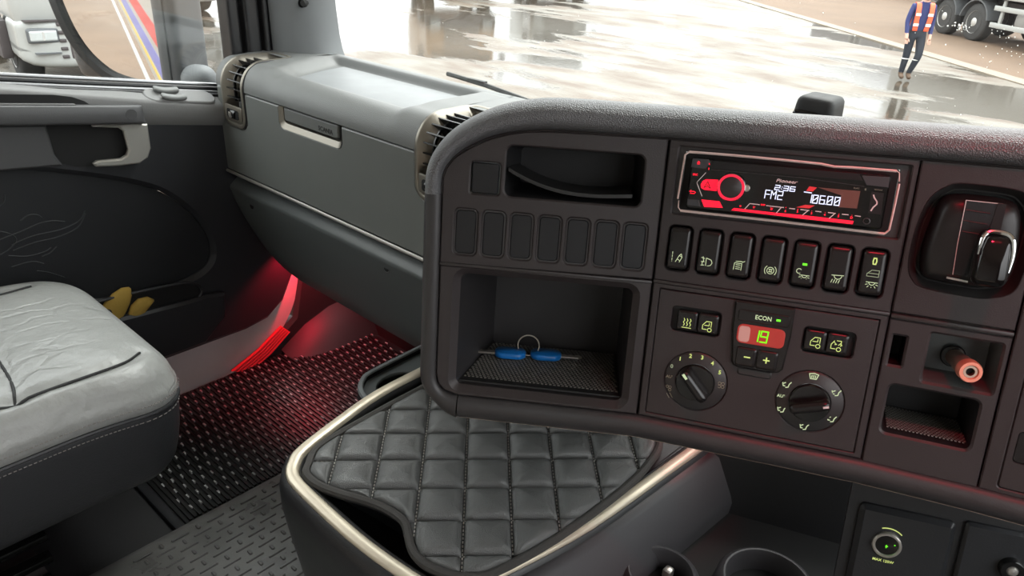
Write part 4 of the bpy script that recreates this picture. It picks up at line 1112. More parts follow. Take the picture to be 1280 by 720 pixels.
m = RM(); m.lathe([(3.0, 0), (3.0, -1.0), (2.3, -1.2), (2.1, .4)], (178.9, YF, 225.0), 20, 'y', False); m.build('jack_ring', 'radio_grey', radio)
rt('FLAC', 2.0, 166.2, 252.4, 'print_dim'); rt('8', 2.6, 173.4, 252.0, 'print_dim'); rt('MIXTRAX', 1.5, 183.5, 252.8, 'print_dim')

# ------------------------------------------------------------------ climate control panel
MC = MD @ Matrix.Translation((.10675, 0, .0714))
clim = empty('climate_control', 'brown-black heater control panel with two round dials and a green 19 display', 'control panel', mtx=MC)
TC = S @ Matrix.Translation((-106.75, 0, -71.4))
def CM(): return MB(TC)
k1, k2 = (53.0, 48.0), (159.6, 48.6)
wellL, wellR = rect(22.5, 69, 96.8, 121.5, 4), rect(144.5, 189, 96.6, 121.0, 4)
m = CM(); m.plate(rect(8.3, 205.2, 6.3, 136.4, .8), -.2, 12, [wellL, wellR, circ(*k1, 30.5, 48), circ(*k2, 30.5, 48)], b=.6, hb=1.0); m.build('control_plate', 'fascia', clim)
for wl_ in (wellL, wellR):
    m = CM(); m.cavity(wl_, .5, 6); m.build('button_well', 'bin_black', clim)
def rocker_pair(x0, x1, zc, nm='push_button'):
    out = []
    xm = (x0 + x1) / 2
    for a, b in ((x0, xm - .3), (xm + .3, x1)):
        m = CM(); m.pillow(a, b, -3.0, 6, zc - 10, zc + 10, 2.2, 8); out.append(m.build(nm, 'rocker', clim))
    return out
BL = rocker_pair(28.0, 67.5, 108.8); BR = rocker_pair(146.0, 183.8, 109.0)
def cicon(parent, lines, cx, cz, mtl='icon_yellow', w=.6, y=-3.3):
    m = CM(); m.strokes([[(cx + a, cz + b) for a, b in ln] for ln in lines], w, y, .3); m.build('symbol', mtl, parent, smooth=0)
wave = lambda x: [(x, 4.4), (x + .9, 2.6), (x - .4, .6), (x + .9, -1.4), (x, -3)]
cicon(BL[0], [wave(-3), wave(0), wave(3), [(-4.4, -4.8), (4.4, -4.8)]], 37.8, 107.0)
cabi = [[(-4.4, -3.4), (-4.4, .6), (-1.2, 4.6), (3.6, 4.6), (3.6, -.6)], [(-4.4, -3.4), (-.4, -3.4)], [(-2.6, .6), (1.6, .6), (1.6, 3)]] + [arc(2.4, -3.6, 1.9, 0, 360, 10)]
cicon(BL[1], cabi, 57.4, 107.0)
cicon(BR[0], cabi, 155.8, 108.0)
cicon(BR[1], [[(-4.4, -3.4), (-4.4, .6), (-2, 4.2)], [(0, 4.6), (3.8, 4.6), (3.8, -.4)], [(-4.4, -3.4), (-.4, -3.4)], [(-2.4, 3), (0, 1), (-1.4, .6)], [(1.8, .4), (3.4, 2.4), (4.8, .6)]] + [arc(2.4, -3.6, 1.9, 0, 360, 10)], 173.6, 108.0)
# centre module: ECON, display, minus and plus
ctr = [(79.8, 137.0), (133.8, 137.0), (134.0, 108), (131.6, 76), (128, 72.4), (124, 71.2), (90, 71.2), (86.4, 72.6), (84.2, 76), (80.6, 108)]
m = CM(); m.plate(ctr, -4.2, 6, b=1.6); cm_ = m.build('display_module', 'rocker', clim)
m = CM(); m.plate(rr(32, 8, 3, 106.8, 67.2), -1.6, 4, b=1.4); m.build('module_tab', 'dial_grey', clim)
m = CM(); m.plate(rect(84.2, 130.6, 118.2, 129.4, 2), -5.8, -3, b=.9); eb = m.build('econ_button', 'rocker', clim)
text('ECON', 6.0, 107.2, 123.8, -6.1, 'icon_green', eb, TC, depth=.3, stretch=.9, bold=.08)
m = CM(); m.strokes([[(119.4, 124.0), (122.0, 124.0)]], 2.0, -6.1, .3); m.build('indicator_light', 'led_green', eb, smooth=0)
m = CM(); m.plate(rect(85.6, 128.8, 96.4, 115.2, 5), -4.9, -3, b=.6); dw = m.build('display_window', 'display_red', clim)
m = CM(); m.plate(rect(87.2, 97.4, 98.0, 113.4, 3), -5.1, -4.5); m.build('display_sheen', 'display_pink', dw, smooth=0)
m = CM(); m.strokes(seg_lines('1', 100.6, 100.4, 4.4, 10.6, .06) + seg_lines('9', 107.0, 100.4, 6.0, 10.6, .06), 1.25, -5.4, .3); m.build('temperature_digits', 'digit_green', dw, smooth=0)
BM = []
for a, b in ((87.6, 106.2), (106.8, 125.6)):
    m = CM(); m.pillow(a, b, -6.4, 0, 73.6, 92.6, 2.0, 8); BM.append(m.build('push_button', 'rocker', clim))
cicon(BM[0], [[(-2.6, 0), (2.6, 0)]], 98.0, 83.6, 'icon_yellow', 1.2, -6.8)
cicon(BM[1], [[(-2.6, 0), (2.6, 0)], [(0, -2.6), (0, 2.6)]], 115.6, 83.6, 'icon_yellow', 1.2, -6.8)
# dials
def dial(c, ang, nm):
    root = empty('rotary_dial'); root.parent = clim
    m = CM(); m.lathe([(30.2, 4), (30.2, .6), (29.4, -.4), (28.4, -.8), (20.6, -3.6), (19.2, -3.8), (18.6, -2.2)], (c[0], 0, c[1]), 56, 'y', False); m.build('dial_ring', 'dial_grey', root)
    m = CM(); m.lathe([(18.4, 0), (18.4, -6), (17.6, -7.2), (.01, -7.6)], (c[0], 0, c[1]), 48, 'y', False); kb = m.build('knob', 'knob_black', root)
    Tg = TC @ Matrix.Translation((c[0], 0, c[1])) @ Matrix.Rotation(R(-ang), 4, 'Y')
    m = MB(Tg); m.pillow(-18.2, 18.2, -20.5, -5, -6.4, 6.4, 5.2, 12, fn=lambda p: Vector((p.x, p.y, p.z * (1 - .22 * max(0, (-p.y - 8) / 12))))); g = m.build('grip_bar', 'knob_black', root, smooth=70)
    return root, Tg
d1, g1 = dial(k1, 132, 'fan'); d2_, g2 = dial(k2, 18, 'air')
m = MB(g1); m.box(10.4, 16.2, -20.95, -20, -1.2, 1.2); m.build('pointer', 'icon_green', d1, smooth=0)
m = MB(g2); m.box(11.4, 16.4, -20.95, -20, -.9, .9); m.build('pointer', 'print_silver', d2_, smooth=0)
for s_, px, pz, mt in (('0', 28.8, 60.2, 'icon_dim'), ('1', 35.9, 69.3, 'icon_yellow'), ('2', 45.5, 74.0, 'icon_yellow'), ('3', 56.8, 74.4, 'icon_yellow'), ('4', 67.1, 70.4, 'icon_yellow'), ('5', 75.1, 62.4, 'icon_yellow'), ('AUT', 28.3, 49.0, 'print_dim')):
    text(s_, 5.6 if len(s_) < 2 else 4.0, px, pz, -3.0, mt, d1, TC, depth=.3, bold=.12, name='dial_marking')
m = CM(); m.strokes([arc(78.0 + a, 49.8 + b, 1.5, 0, 360, 8) for a, b in ((-1.6, 1.6), (1.6, 1.6), (-1.6, -1.6), (1.6, -1.6))], .5, -3.0, .3); m.build('fan_symbol', 'print_dim', d1, smooth=0)
m = CM(); m.strokes([arc(28.0 + a, 37 + b, 1.3, 0, 360, 8) for a, b in ((-1.2, 1.4), (1.6, 1.0), (1.6, -1.8))] + [[(27, 31), (30, 26.6)], [(30, 32), (33, 27.5)]], .5, -2.6, .3); m.build('mist_symbol', 'print_dim', d1, smooth=0)
person_i = [[(-1, -3.2), (1.2, -2.6), (1.8, .4), (3.4, 2.6)], [(-4.2, 1.2), (-3.4, -1.8), (-1.8, -1.8)], [(-3.2, .6), (-1.6, 1.6)]]
for px, pz, mt in ((181.4, 62.8, 'icon_green'), (181.6, 36.4, 'icon_green'), (159.2, 23.6, 'icon_green'), (136.8, 36.8, 'icon_green'), (137.6, 62.4, 'icon_green')):
    cicon(d2_, person_i, px, pz, mt, .8, -2.9)
cicon(d2_, [[(-4, 2.2), (-2.6, -2.4), (2.6, -2.4), (4, 2.2), (0, 3.2), (-4, 2.2)], [(-1.6, 1), (-1.6, -1.2)], [(0, 1.4), (0, -1.2)], [(1.6, 1), (1.6, -1.2)]], 159.4, 74.6, 'icon_green', .8, -2.9)
text('AUT', 4.2, 134.4, 49.8, -2.9, 'icon_green', d2_, TC, depth=.3, bold=.05, name='dial_marking')

# ------------------------------------------------------------------ parking brake lever
ML = MD @ C3 @ Matrix.Translation((.048, 0, .216))
pb = empty('parking_brake', 'glossy black parking brake lever in a rounded socket beside the radio', 'brake lever', mtx=ML)
TL = S @ Matrix.Translation((-48, 0, -216))
def LM(): return MB(TL)
def shrink(poly, k, cx=49, cz=217): return [(cx + (a - cx) * k, cz + (b - cz) * k) for a, b in poly]
m = LM()
lo = lever_out
rg = [[(p[0], y, p[1]) for p in shrink(lo, k)] for k, y in ((1.03, 3), (.985, -.4), (.96, 2.5), (.91, 9), (.875, 12.5), (.85, 12.0))]
m.rings(rg, False, False); m.build('socket_surround', 'dial_grey', pb, smooth=60)
inn = [(p.x, p.y) for p in smooth_path([(a, b, 0) for a, b in [(17, 228), (21, 247), (32, 254.5), (68, 254), (79, 246), (83, 226), (84, 198), (78, 184), (64, 178), (26, 179), (17, 186), (14.5, 205)]], 4, True)]
rg = [[(p[0], y, p[1]) for p in shrink(inn, k)] for k, y in ((1.0, 13), (1.0, 6), (.96, -2), (.90, -7.5), (.80, -10), (.6, -11.5))]
m = LM(); m.rings(rg, False, True); m.build('housing', 'housing_black', pb, smooth=60)
m = LM(); m.plate([(37.2, 252), (63.5, 252), (62, 236), (50.2, 188.6), (39.1, 189)], -12.2, -9, b=.3); m.build('quadrant', 'blank', pb)
m = LM(); m.plate([(60, 252), (66, 252), (66, 228), (58, 228)], -12.9, -9); m.build('quadrant_slot', 'void', pb, smooth=0)
for k in range(3):
    m = LM(); m.tube([(38.2 + k * .4, -12.4, 244 - k * 9), (56, -12.6, 243 - k * 9)], .5, 5); m.build('detent_line', 'dial_grey', pb)
m = LM(); m.strokes([[(37.4, 251.6), (38.0, 215), (39.4, 189)], [(37.4, 251.8), (63.5, 251.8)]], .5, -12.6, .4); m.build('quadrant_edge', 'print_silver', pb, smooth=0)
m = LM(); m.strokes([[(36, 185.6), (51, 184.4)]], 1.6, -11.8, .5); m.build('stop_mark', 'satin_silver', pb, smooth=0)
def levf(p):
    t = (p.z - 208) / 23
    p.x += (1.0 if p.x < 62 else -.3) * t
    p.y -= 4 * (1 - t * t) - 5 * t
    return p
m = LM(); m.pillow(50, 74.5, -35, -8, 186, 230.5, 8.0, 16, levf); m.build('lever', 'gloss_black', pb, smooth=80)
m = LM(); P = smooth_path([(50.6, -35.5, 212), (51.4, -34.0, 224), (54.5, -30.5, 229.4), (61, -29.5, 230.6), (69, -29.5, 229.4), (73.4, -31, 224), (74.8, -33, 212), (74.0, -34.5, 200)], 5)
m.tube(P, [.9 + 1.3 * sin(pi * i / (len(P) - 1)) for i in range(len(P))], 8); m.build('lever_trim', 'chrome', pb)

# ------------------------------------------------------------------ things lying in the bins
M1 = MD @ C1
nm_ = empty('anti_slip_mat', 'black woven anti-slip mat on the floor of the lower dashboard bin', 'mat', mtx=M1 @ Matrix.Translation((-.104, .075, .016)))
TN = S @ Matrix.Translation((104, -75, -16))
m = MB(TN); m.add([(-190, 12, 12.2), (-18.5, 12, 12.2), (-22, 138, 15.2), (-171, 138, 15.2), (-190, 12, 14.0), (-18.5, 12, 14.0), (-22, 138, 17), (-171, 138, 17)], [(0, 3, 2, 1), (4, 5, 6, 7), (0, 1, 5, 4), (1, 2, 6, 5), (2, 3, 7, 6), (3, 0, 4, 7)])
m.build('mat_sheet', 'net_rubber', nm_, smooth=0)
m = MB(TN)
for j in range(26):
    y = 22 + j * 4.4; t = (y - 12) / 126; xa = -190 + 19 * t + 2; xb = -18.5 - 3.5 * t - 2; zz = 14.0 + 3 * t
    x = xa + (2.2 if j % 2 else 0)
    while x < xb - 2.5:
        m.box(x, x + 2.6, y, y + 2.6, zz - .2, zz + .9); x += 4.4
m.build('weave', 'net_thread', nm_, smooth=0, kind='stuff')
# blue keys
kb_ = empty('key_pair', 'two blue-headed keys on a wire ring lying in the dashboard bin', 'keys', mtx=M1 @ Matrix.Translation((-.1235, .100, .0172)))
def keyset(cx, cy, ang, blade_len, side):
    T = S @ Matrix.Translation((cx, cy, 0)) @ Matrix.Rotation(R(ang), 4, 'Z')
    o = rr(36, 25, 10.5, 0, 0, 6); o = [(a, b * (1 + .05 * cos(a / 9))) for a, b in o]
    m = MB(T); i = offset(o, -1.6); h = circ(side * -11, 0, 3.2, 16)
    rg = [[(p[0], p[1], .4) for p in i], [(p[0], p[1], 1.8) for p in o], [(p[0], p[1], 6.2) for p in o], [(p[0], p[1], 7.8) for p in i]]
    m.rings(rg, True, True); hd = m.build('key_head', 'key_blue', kb_, smooth=50)
    m = MB(T); oo = offset(o, -5); m.rings([[(p[0], p[1], 7.7) for p in oo], [(p[0], p[1], 8.4) for p in offset(oo, -1)]], False, True); m.build('grip_pad', 'key_blue', hd)
    m = MB(T); b = []
    x0 = side * 16; x1 = side * (16 + blade_len)
    pts = [(x0, -4), (x1 - side * 4, -4), (x1, -1), (x1 - side * 3, 2)] + [(x1 - side * (5 + 4 * k), (1.2 if k % 2 else 3.4)) for k in range(5)] + [(x0, 4)]
    m.rings([[(p[0], p[1], 2.6) for p in pts], [(p[0], p[1], 4.8) for p in pts]], True, True); m.build('key_blade', 'key_steel', kb_, smooth=0)
keyset(-21, -9, 4, 31, -1)
keyset(20, -2, 6, 26, 1)
m = MB(S); cc = Vector((0, 1, 11))
m.tube([(cc.x + 12.5 * cos(t) - 1, cc.y - 2 + 2.5 * sin(t), cc.z + 11.5 * sin(t) + 2) for t in [2 * pi * k / 28 for k in range(28)]], .8, 6, True); m.build('key_ring', 'key_steel', kb_)
# curled rubber liner in the upper bin
ul = MB(Matrix.Translation((.0, 0, 0)) @ S)
rg = []
for i in range(21):
    t = i / 20; x = -64 + 122 * t
    zz = 9.5 * (1 - t) ** 3 * 2.0 - 3.2 * sin(pi * t) + 2.5 * t + 2.4
    rg.append([(x, -36, zz), (x, -36, zz + 3.4), (x, 36, zz + 3.4), (x, 36, zz)])
ul.rings(rg)
o = ul.build('bin_liner', 'net_rubber', None, smooth=50); o.matrix_world = M1 @ Matrix.Translation((-.0865, .040, .2175))
tag(o, 'curled black rubber liner lying in the upper dashboard bin', 'liner')

# ------------------------------------------------------------------ tunnel storage box with cream rim
cbx = empty('console_box', 'black storage box between the seats with a cream metal rim', 'console', loc=(-.58, .66, .05))
Tb = Matrix.Translation((.58, -.66, -.05))
rim = [(-.747, .412), (-.765, .440), (-.785, .52), (-.800, .60), (-.803, .70), (-.803, .98), (-.345, .98), (-.352, .88), (-.360, .78), (-.375, .61), (-.402, .48), (-.420, .425), (-.445, .400), (-.480, .392), (-.55, .386), (-.62, .386), (-.70, .390), (-.728, .397)]
def dens(poly, step=.02):
    out = []
    for i in range(len(poly)):
        a = Vector(poly[i]); b = Vector(poly[(i + 1) % len(poly)]); k = max(1, int((b - a).length / step))
        for t in range(k): out.append(tuple(a.lerp(b, t / k)))
    return out
rim = ccw(dens([(p.x, p.y) for p in smooth_path([(a, b, 0) for a, b in rim], 4, True)], .02))
def lvl(d, z):
    return [(p[0], p[1], z) for p in offset(rim, d)]
m = MB(Tb); m.rings([lvl(-.05, .05), lvl(-.035, .12), lvl(-.012, .22), lvl(.002, .31), lvl(.009, .365), lvl(.0095, .395), lvl(.006, .411), lvl(.001, .416), lvl(-.001, .414)], True, False); m.build('body', 'console_black', cbx, smooth=60)
m = MB(Tb); m.rings([lvl(-.0005, .414), lvl(-.001, .419), lvl(-.003, .4205), lvl(-.014, .4205), lvl(-.017, .418), lvl(-.018, .400)], False, False); m.build('rim', 'trim_cream', cbx, smooth=50)
m = MB(Tb); m.rings([lvl(-.018, .415), lvl(-.020, .417), lvl(-.025, .412), lvl(-.027, .40), lvl(-.028, .33)], False, True); m.build('well', 'bin_black', cbx, smooth=50)
lidp = [(-.768, .50), (-.768, .97), (-.375, .97), (-.385, .75), (-.398, .60), (-.425, .49), (-.46, .47), (-.55, .475), (-.62, .468), (-.70, .455), (-.74, .45)]
m = MB(Tb); m.rings([[(p[0], p[1], .36) for p in lidp], [(p[0], p[1], .4115) for p in lidp], [(p[0], p[1], .4135) for p in offset(lidp, -.003)]], True, True); m.build('lid', 'console_black', cbx)

# quilted cover lying on it
qc = empty('quilted_cover', 'black diamond-quilted leather cover lying on the storage box', 'cover', loc=(-.57, .62, .4135))
Tq = Matrix.Translation((.57, -.62, -.4135))
pad = [(-.724, .428), (-.745, .46), (-.752, .55), (-.754, .645), (-.752, .80), (-.70, .86), (-.46, .86), (-.405, .82), (-.388, .765), (-.383, .69), (-.391, .562), (-.409, .469), (-.425, .444), (-.448, .428), (-.475, .420), (-.496, .421), (-.510, .426), (-.527, .436), (-.545, .446), (-.565, .4475), (-.590, .443), (-.615, .434), (-.642, .422), (-.668, .413), (-.690, .410), (-.710, .414)]
pad = ccw([(p.x, p.y) for p in smooth_path([(a, b, 0) for a, b in pad], 4, True)])
m = MB(Tq); tri = geometry.tessellate_polygon([[Vector((p[0], p[1], 0)) for p in pad]])
n = len(pad); m.add([(p[0], p[1], .4140) for p in pad] + [(p[0], p[1], .4200) for p in pad], [t for t in tri] + [tuple(i + n for i in t) for t in tri] + [(i, (i + 1) % n, n + (i + 1) % n, n + i) for i in range(n)])
m.build('backing', 'quilt_base', qc, smooth=0)
m = MB(Tq); m.tube([(p[0], p[1], .4205) for p in offset(pad, -.003)], .0058, 8, True); m.build('binding', 'binding', qc)
def clip(sub, cell):
    out = sub
    for i in range(len(cell)):
        a = Vector(cell[i]); b = Vector(cell[(i + 1) % len(cell)]); e = b - a; inp = out; out = []
        if not inp: break
        side_ = lambda p: e.x * (p[1] - a.y) - e.y * (p[0] - a.x)
        for j in range(len(inp)):
            p = inp[j]; q = inp[(j + 1) % len(inp)]; sp, sq = side_(p), side_(q)
            if sp >= 0: out.append(p)
            if (sp >= 0) != (sq >= 0):
                t = sp / (sp - sq); out.append((p[0] + (q[0] - p[0]) * t, p[1] + (q[1] - p[1]) * t))
    return out
e1 = Vector((.0416, .0432)); e2 = Vector((.0402, -.0418)); q0 = Vector((-.617, .543))
padin = offset(pad, -.0075)
stl = MB(Tq)
for i in range(-6, 8):
    for j in range(-7, 8):
        c0 = q0 + e1 * i + e2 * j
        cell = ccw([tuple(c0), tuple(c0 + e1), tuple(c0 + e1 + e2), tuple(c0 + e2)])
        pg = clip(padin, offset(cell, -.0009))
        if len(pg) < 3 or abs(area2(pg)) / 2 < .00012: continue
        pg = dens(ccw(pg), .009)
        c = Vector((0, 0))
        for p in pg: c += Vector(p)
        c /= len(pg)
        big = min(1., abs(area2(pg)) / 2 / .0033)
        rg = []
        for s_, zz in ((1., .4190), (.965, .4230), (.90, .4262), (.78, .4290), (.55, .4312), (.28, .4322), (.04, .4325)):
            rg.append([(c.x + (p[0] - c.x) * s_, c.y + (p[1] - c.y) * s_, .4195 + (zz - .4195) * (.55 + .45 * big)) for p in pg])
        m = MB(Tq); m.rings(rg, False, True); m.build('quilt_panel', 'quilt', qc, smooth=80)
        for (a, b) in ((c0, c0 + e1), (c0, c0 + e2)):
            for k in range(9):
                pa_ = a.lerp(b, k / 9 + .02); pb2 = a.lerp(b, k / 9 + .075)
                stl.tube([(pa_.x, pa_.y, .4212), (pb2.x, pb2.y, .4212)], .0007, 4)
# keep only the stitches that fall on the pad
def inpoly(p, poly):
    r_ = False
    for i in range(len(poly)):
        a, b = poly[i], poly[i - 1]
        if (a[1] > p.y) != (b[1] > p.y) and p.x < (b[0] - a[0]) * (p.y - a[1]) / (b[1] - a[1]) + a[0]: r_ = not r_
    return r_
stl.f = [f for f in stl.f if all(inpoly(stl.v[i], padin) for i in f)]
stl.build('stitching', 'stitch_grey', qc, smooth=0, kind='stuff')

# cup holder tray on the passenger side of the tunnel
ct = empty('cup_holder_tray', 'black cup holder tray with pale rim on the passenger side of the storage box', 'cup holder', loc=(-.87, .75, .30))
Tt = Matrix.Translation((.87, -.75, -.30))
to = [(-.815, .605), (-.845, .610), (-.872, .622), (-.892, .642), (-.902, .67), (-.906, .78), (-.908, .95), (-.815, .95)]
to = ccw([(p.x, p.y) for p in smooth_path([(a, b, 0) for a, b in to[:6]], 4)] + to[6:])
m = MB(Tt); L2 = lambda d, z_: [(p[0], p[1], z_) for p in offset(to, d)]
m.rings([L2(-.02, .10), L2(-.006, .30), L2(0, .365), L2(-.001, .378)], True, False); m.build('body', 'console_black', ct, smooth=60)
m = MB(Tt); m.rings([L2(-.001, .378), L2(-.003, .3815), L2(-.009, .3815), L2(-.011, .379)], False, False); m.build('tray_rim', 'pillar_grey', ct, smooth=50)
holes_ = [[(-.846 + .030 * cos(t), .690 + .040 * sin(t)) for t in [2 * pi * k / 24 for k in range(24)]], [(-.846 + .030 * cos(t), .800 + .040 * sin(t)) for t in [2 * pi * k / 24 for k in range(24)]]]
m = MB(Tt @ Matrix(((1, 0, 0, 0), (0, 0, 1, 0), (0, -1, 0, 0), (0, 0, 0, 1)))); m.plate(offset(to, -.011), -.371, -.365, holes_, hb=.002); m.build('tray_floor', 'glove_low', ct)
m = MB(Tt); m.rings([L2(-.011, .379), L2(-.011, .368)], False, False); m.build('tray_wall', 'void', ct)
for h in holes_:
    m = MB(Tt); m.rings([[(p[0], p[1], .366) for p in h], [(p[0], p[1], .30) for p in h]], False, True); m.build('cup_well', 'void', ct)

# lower console right of the box, under the dashboard
lc = empty('lower_console', 'dark lower console with cup holders and a twelve volt socket under the dashboard', 'console', loc=(-.2, .75, .1))
Tl = Matrix.Translation((.2, -.75, -.1))
m = MB(Tl)
A = [(-.400, .46), (-.372, .61), (-.357, .78), (-.349, .88), (-.345, .98)]
rg = []
for x, y in A: rg.append([(x, y, .10), (x, y, .411), (x + .006, y - .001, .412), (x + .016, y - .004, .406), (x + .045, y - .012, .352), (x + .049, y - .012, .342), (x + .051, y - .012, .10)])
m.rings(rg); m.build('side_wall', 'console_side', lc, smooth=40)
m = MB(Tl); m.box(-.330, .30, .50, .98, .10, .325); m.build('bin_floor', 'void', lc, smooth=0)
for (cx, cy, r_, mt) in ((-.296, .660, .040, 'console_side'), (-.190, .742, .053, 'console_side')):
    m = MB(Tl); m.lathe([(r_ + .016, .325), (r_ + .010, .358), (r_ + .006, .364), (r_ + .002, .3665), (r_, .366), (r_ - .002, .362), (r_ - .004, .332)], (cx, cy, 0), 40, 'z', False); cu_ = m.build('cup_ring', mt, lc)
    m = MB(Tl); m.lathe([(r_ - .003, .335), (.001, .335)], (cx, cy, 0), 40, 'z', False); m.build('cup_well', 'void', cu_)
m = MB(Tl); m.box(-.303, -.291, .676, .690, .338, .352); m.build('cup_clip', 'satin_silver', lc, bevel=.003)
# upright panel with socket, in dashboard axes
def UM(): return MB(Tl @ MD @ S)
UM().plate(rect(60, 440, -400, -36), 330, 340).build('rear_wall', 'bin_black', lc, smooth=0)
UM().plate(rect(236, 328, -330, -88, 6), 88, 98, b=5).build('socket_panel', 'console_black', lc)
UM().plate(rect(336, 440, -330, -84, 4), 90, 98, b=3).build('side_panel', 'console_black', lc)
UM().plate(rect(225, 440, -330, -36), 97, 104).build('back_panel', 'bin_black', lc, smooth=0)
sx, sz = 267.2, -127
m = UM(); m.lathe([(14.5, 88), (14.5, 84.5), (13.5, 83.5), (11.8, 83.5), (11, 85)], (sx, 0, sz), 36, 'y', False); sr = m.build('socket_ring', 'satin_silver', lc)
m = UM(); m.lathe([(11.4, 84.8), (.01, 85.4)], (sx, 0, sz), 36, 'y', False); m.build('socket_cap', 'knob_black', sr)
m = UM(); m.strokes([arc(sx, sz, 18.5, 48, 112, 12)], .9, 87.4, .5); m.build('socket_arc', 'icon_yellow', sr, smooth=0)
m = UM(); m.strokes([[(sx - 1, sz - 1.2), (sx + 1, sz - 1.2)], [(sx + 7, sz + 2), (sx + 7.8, sz + 2)], [(sx - .3, sz), (sx - .3, sz - 3)]], .9, 84.4, .4); m.build('socket_symbol', 'led_green', sr, smooth=0)
text('MAX 120W', 4.2, sx, sz - 20.5, 87.4, 'icon_yellow', sr, Tl @ MD @ S, depth=.3, bold=.03)
m = UM(); m.lathe([(12, 90), (12, 84), (10.5, 82), (6, 82), (5.4, 84)], (383, 0, -123), 28, 'y', False); kk = m.build('knob', 'knob_black', lc)
m = UM(); m.lathe([(5.6, 83.6), (4, 81.6), (.01, 81)], (383, 0, -123), 20, 'y', False); m.build('knob_pin', 'satin_silver', kk)

# ------------------------------------------------------------------ red courtesy lamps under the dashboard
def lamp(name, label, loc, to, watts, size, spread=110):
    r_ = empty(name, label, 'lamp', loc=loc)
    m = MB(); m.lathe([(.012, .006), (.013, .0), (.011, -.002)], (0, 0, 0), 20, 'z', True); m.build('housing', 'knob_black', r_)
    m = MB(); m.lathe([(.009, -.0022), (.008, -.0045), (.001, -.005)], (0, 0, 0), 20, 'z', False); m.build('lens', 'lens_red', r_)
    la = bpy.data.lights.new('courtesy_light', 'SPOT'); la.energy = watts; la.color = (1, .015, .05); la.spot_size = R(spread); la.spot_blend = .6; la.shadow_soft_size = size
    lo_ = bpy.data.objects.new('courtesy_light', la); COL.objects.link(lo_); lo_.parent = r_; lo_.location = (0, 0, -.012)
    d = Vector(to) - Vector(loc); lo_.rotation_euler = d.to_track_quat('-Z', 'Y').to_euler()
    return r_
lamp('overhead_lamp', 'small red night lamp in the roof above the centre dashboard', (.06, .30, 1.735), (.02, .70, .74), 8.5, .03, 42)
lamp('footwell_lamp', 'small red courtesy lamp under the passenger dashboard', (-1.52, .945, .36), (-1.575, .92, .06), 2.8, .008, 110)
lamp('console_lamp', 'small red courtesy lamp under the centre dashboard', (-.36, .86, .545), (-.365, .83, .42), .12, .006, 60)

# ------------------------------------------------------------------ door mirror outside the left window
mc = Vector((-1.960, .757, 1.06)); mnv = Vector((.575, -.818, 0)).normalized()      # glass centre and facing
mx_ = Vector((-mnv.y, mnv.x, 0)); mx_ = mx_ if mx_.dot(Vector((1, 1, 0))) > 0 else -mx_   # to the viewer's right
MM = Matrix(((mx_.x, -mnv.x, 0, mc.x), (mx_.y, -mnv.y, 0, mc.y), (0, 0, 1, mc.z), (0, 0, 0, 1)))
dm = empty('door_mirror', 'tall black-framed door mirror outside the left window, grey housing at its inner side', 'mirror', mtx=MM)
gp = [(-.150, .40), (-.148, .10), (-.140, -.08), (-.122, -.20), (-.095, -.275), (-.055, -.325), (.0, -.355), (.125, -.375), (.125, .40)]
gp = [(p.x, p.y) for p in smooth_path([(a, b, 0) for a, b in gp[:8]], 5)] + gp[8:]
MB().plate(gp, 0, .006).build('mirror_pane', 'mirror_glass', dm, smooth=0)
m = MB(); m.plate(offset(gp, .026), -.012, .06, [offset(gp, -.002)], b=.006, hb=.006); m.build('frame', 'rubber_ext', dm)
m = MB(); m.pillow(-.16, .15, .03, .13, -.38, .42, .04, 12); m.build('shell', 'ext_grey', dm)
m = MB(); m.pillow(.114, .174, -.03, .11, -.52, .46, .018, 12, fn=lambda p: Vector((p.x + (.012 if p.x > .2 else 0) * (.4 - p.z), p.y, p.z))); m.build('inner_housing', 'ext_grey', dm, smooth=70)
m = MB(); m.tube([(.140, -.029, -.45), (.150, -.030, 0), (.150, -.029, .42)], .005, 6); m.build('housing_rib', 'ext_grey', dm)
m = MB(); m.pillow(.160, .245, -.045, .03, -.50, -.312, .036, 12); m.build('joint_cover', 'pillar_grey', dm, smooth=80)

# own cab and body side, seen in that mirror
cs = empty('cab_exterior', 'white cab side with red, blue and yellow stripes seen in the door mirror', 'cab side', loc=(-1.70, -1.6, GZ))
Tc = Matrix.Translation((1.70, 1.6, -GZ)) @ TDx(-1.70)
MB(Tc).plate(rect(-9.0, -1.15, .20, 1.9), 0, .04, b=.005).build('side_skin', 'white_paint', cs)
def stripe(name, a, b, mtl, off=.0015):
    m = MB(Tc); m.plate([(-8.95, a), (-1.17, a), (-1.17, b), (-8.95, b)], .0395, .0395 + off); m.build(name, mtl, cs, smooth=0)
stripe('yellow_stripe', .255, .285, 'yellow_paint'); stripe('blue_stripe', .305, .405, 'blue_paint'); stripe('red_stripe', .455, .56, 'red_paint')
m = MB(Tc); m.tube([(-8.9, .06, .13), (-1.2, .06, .13)], .012, 8); m.build('rub_rail', 'white_paint', cs)

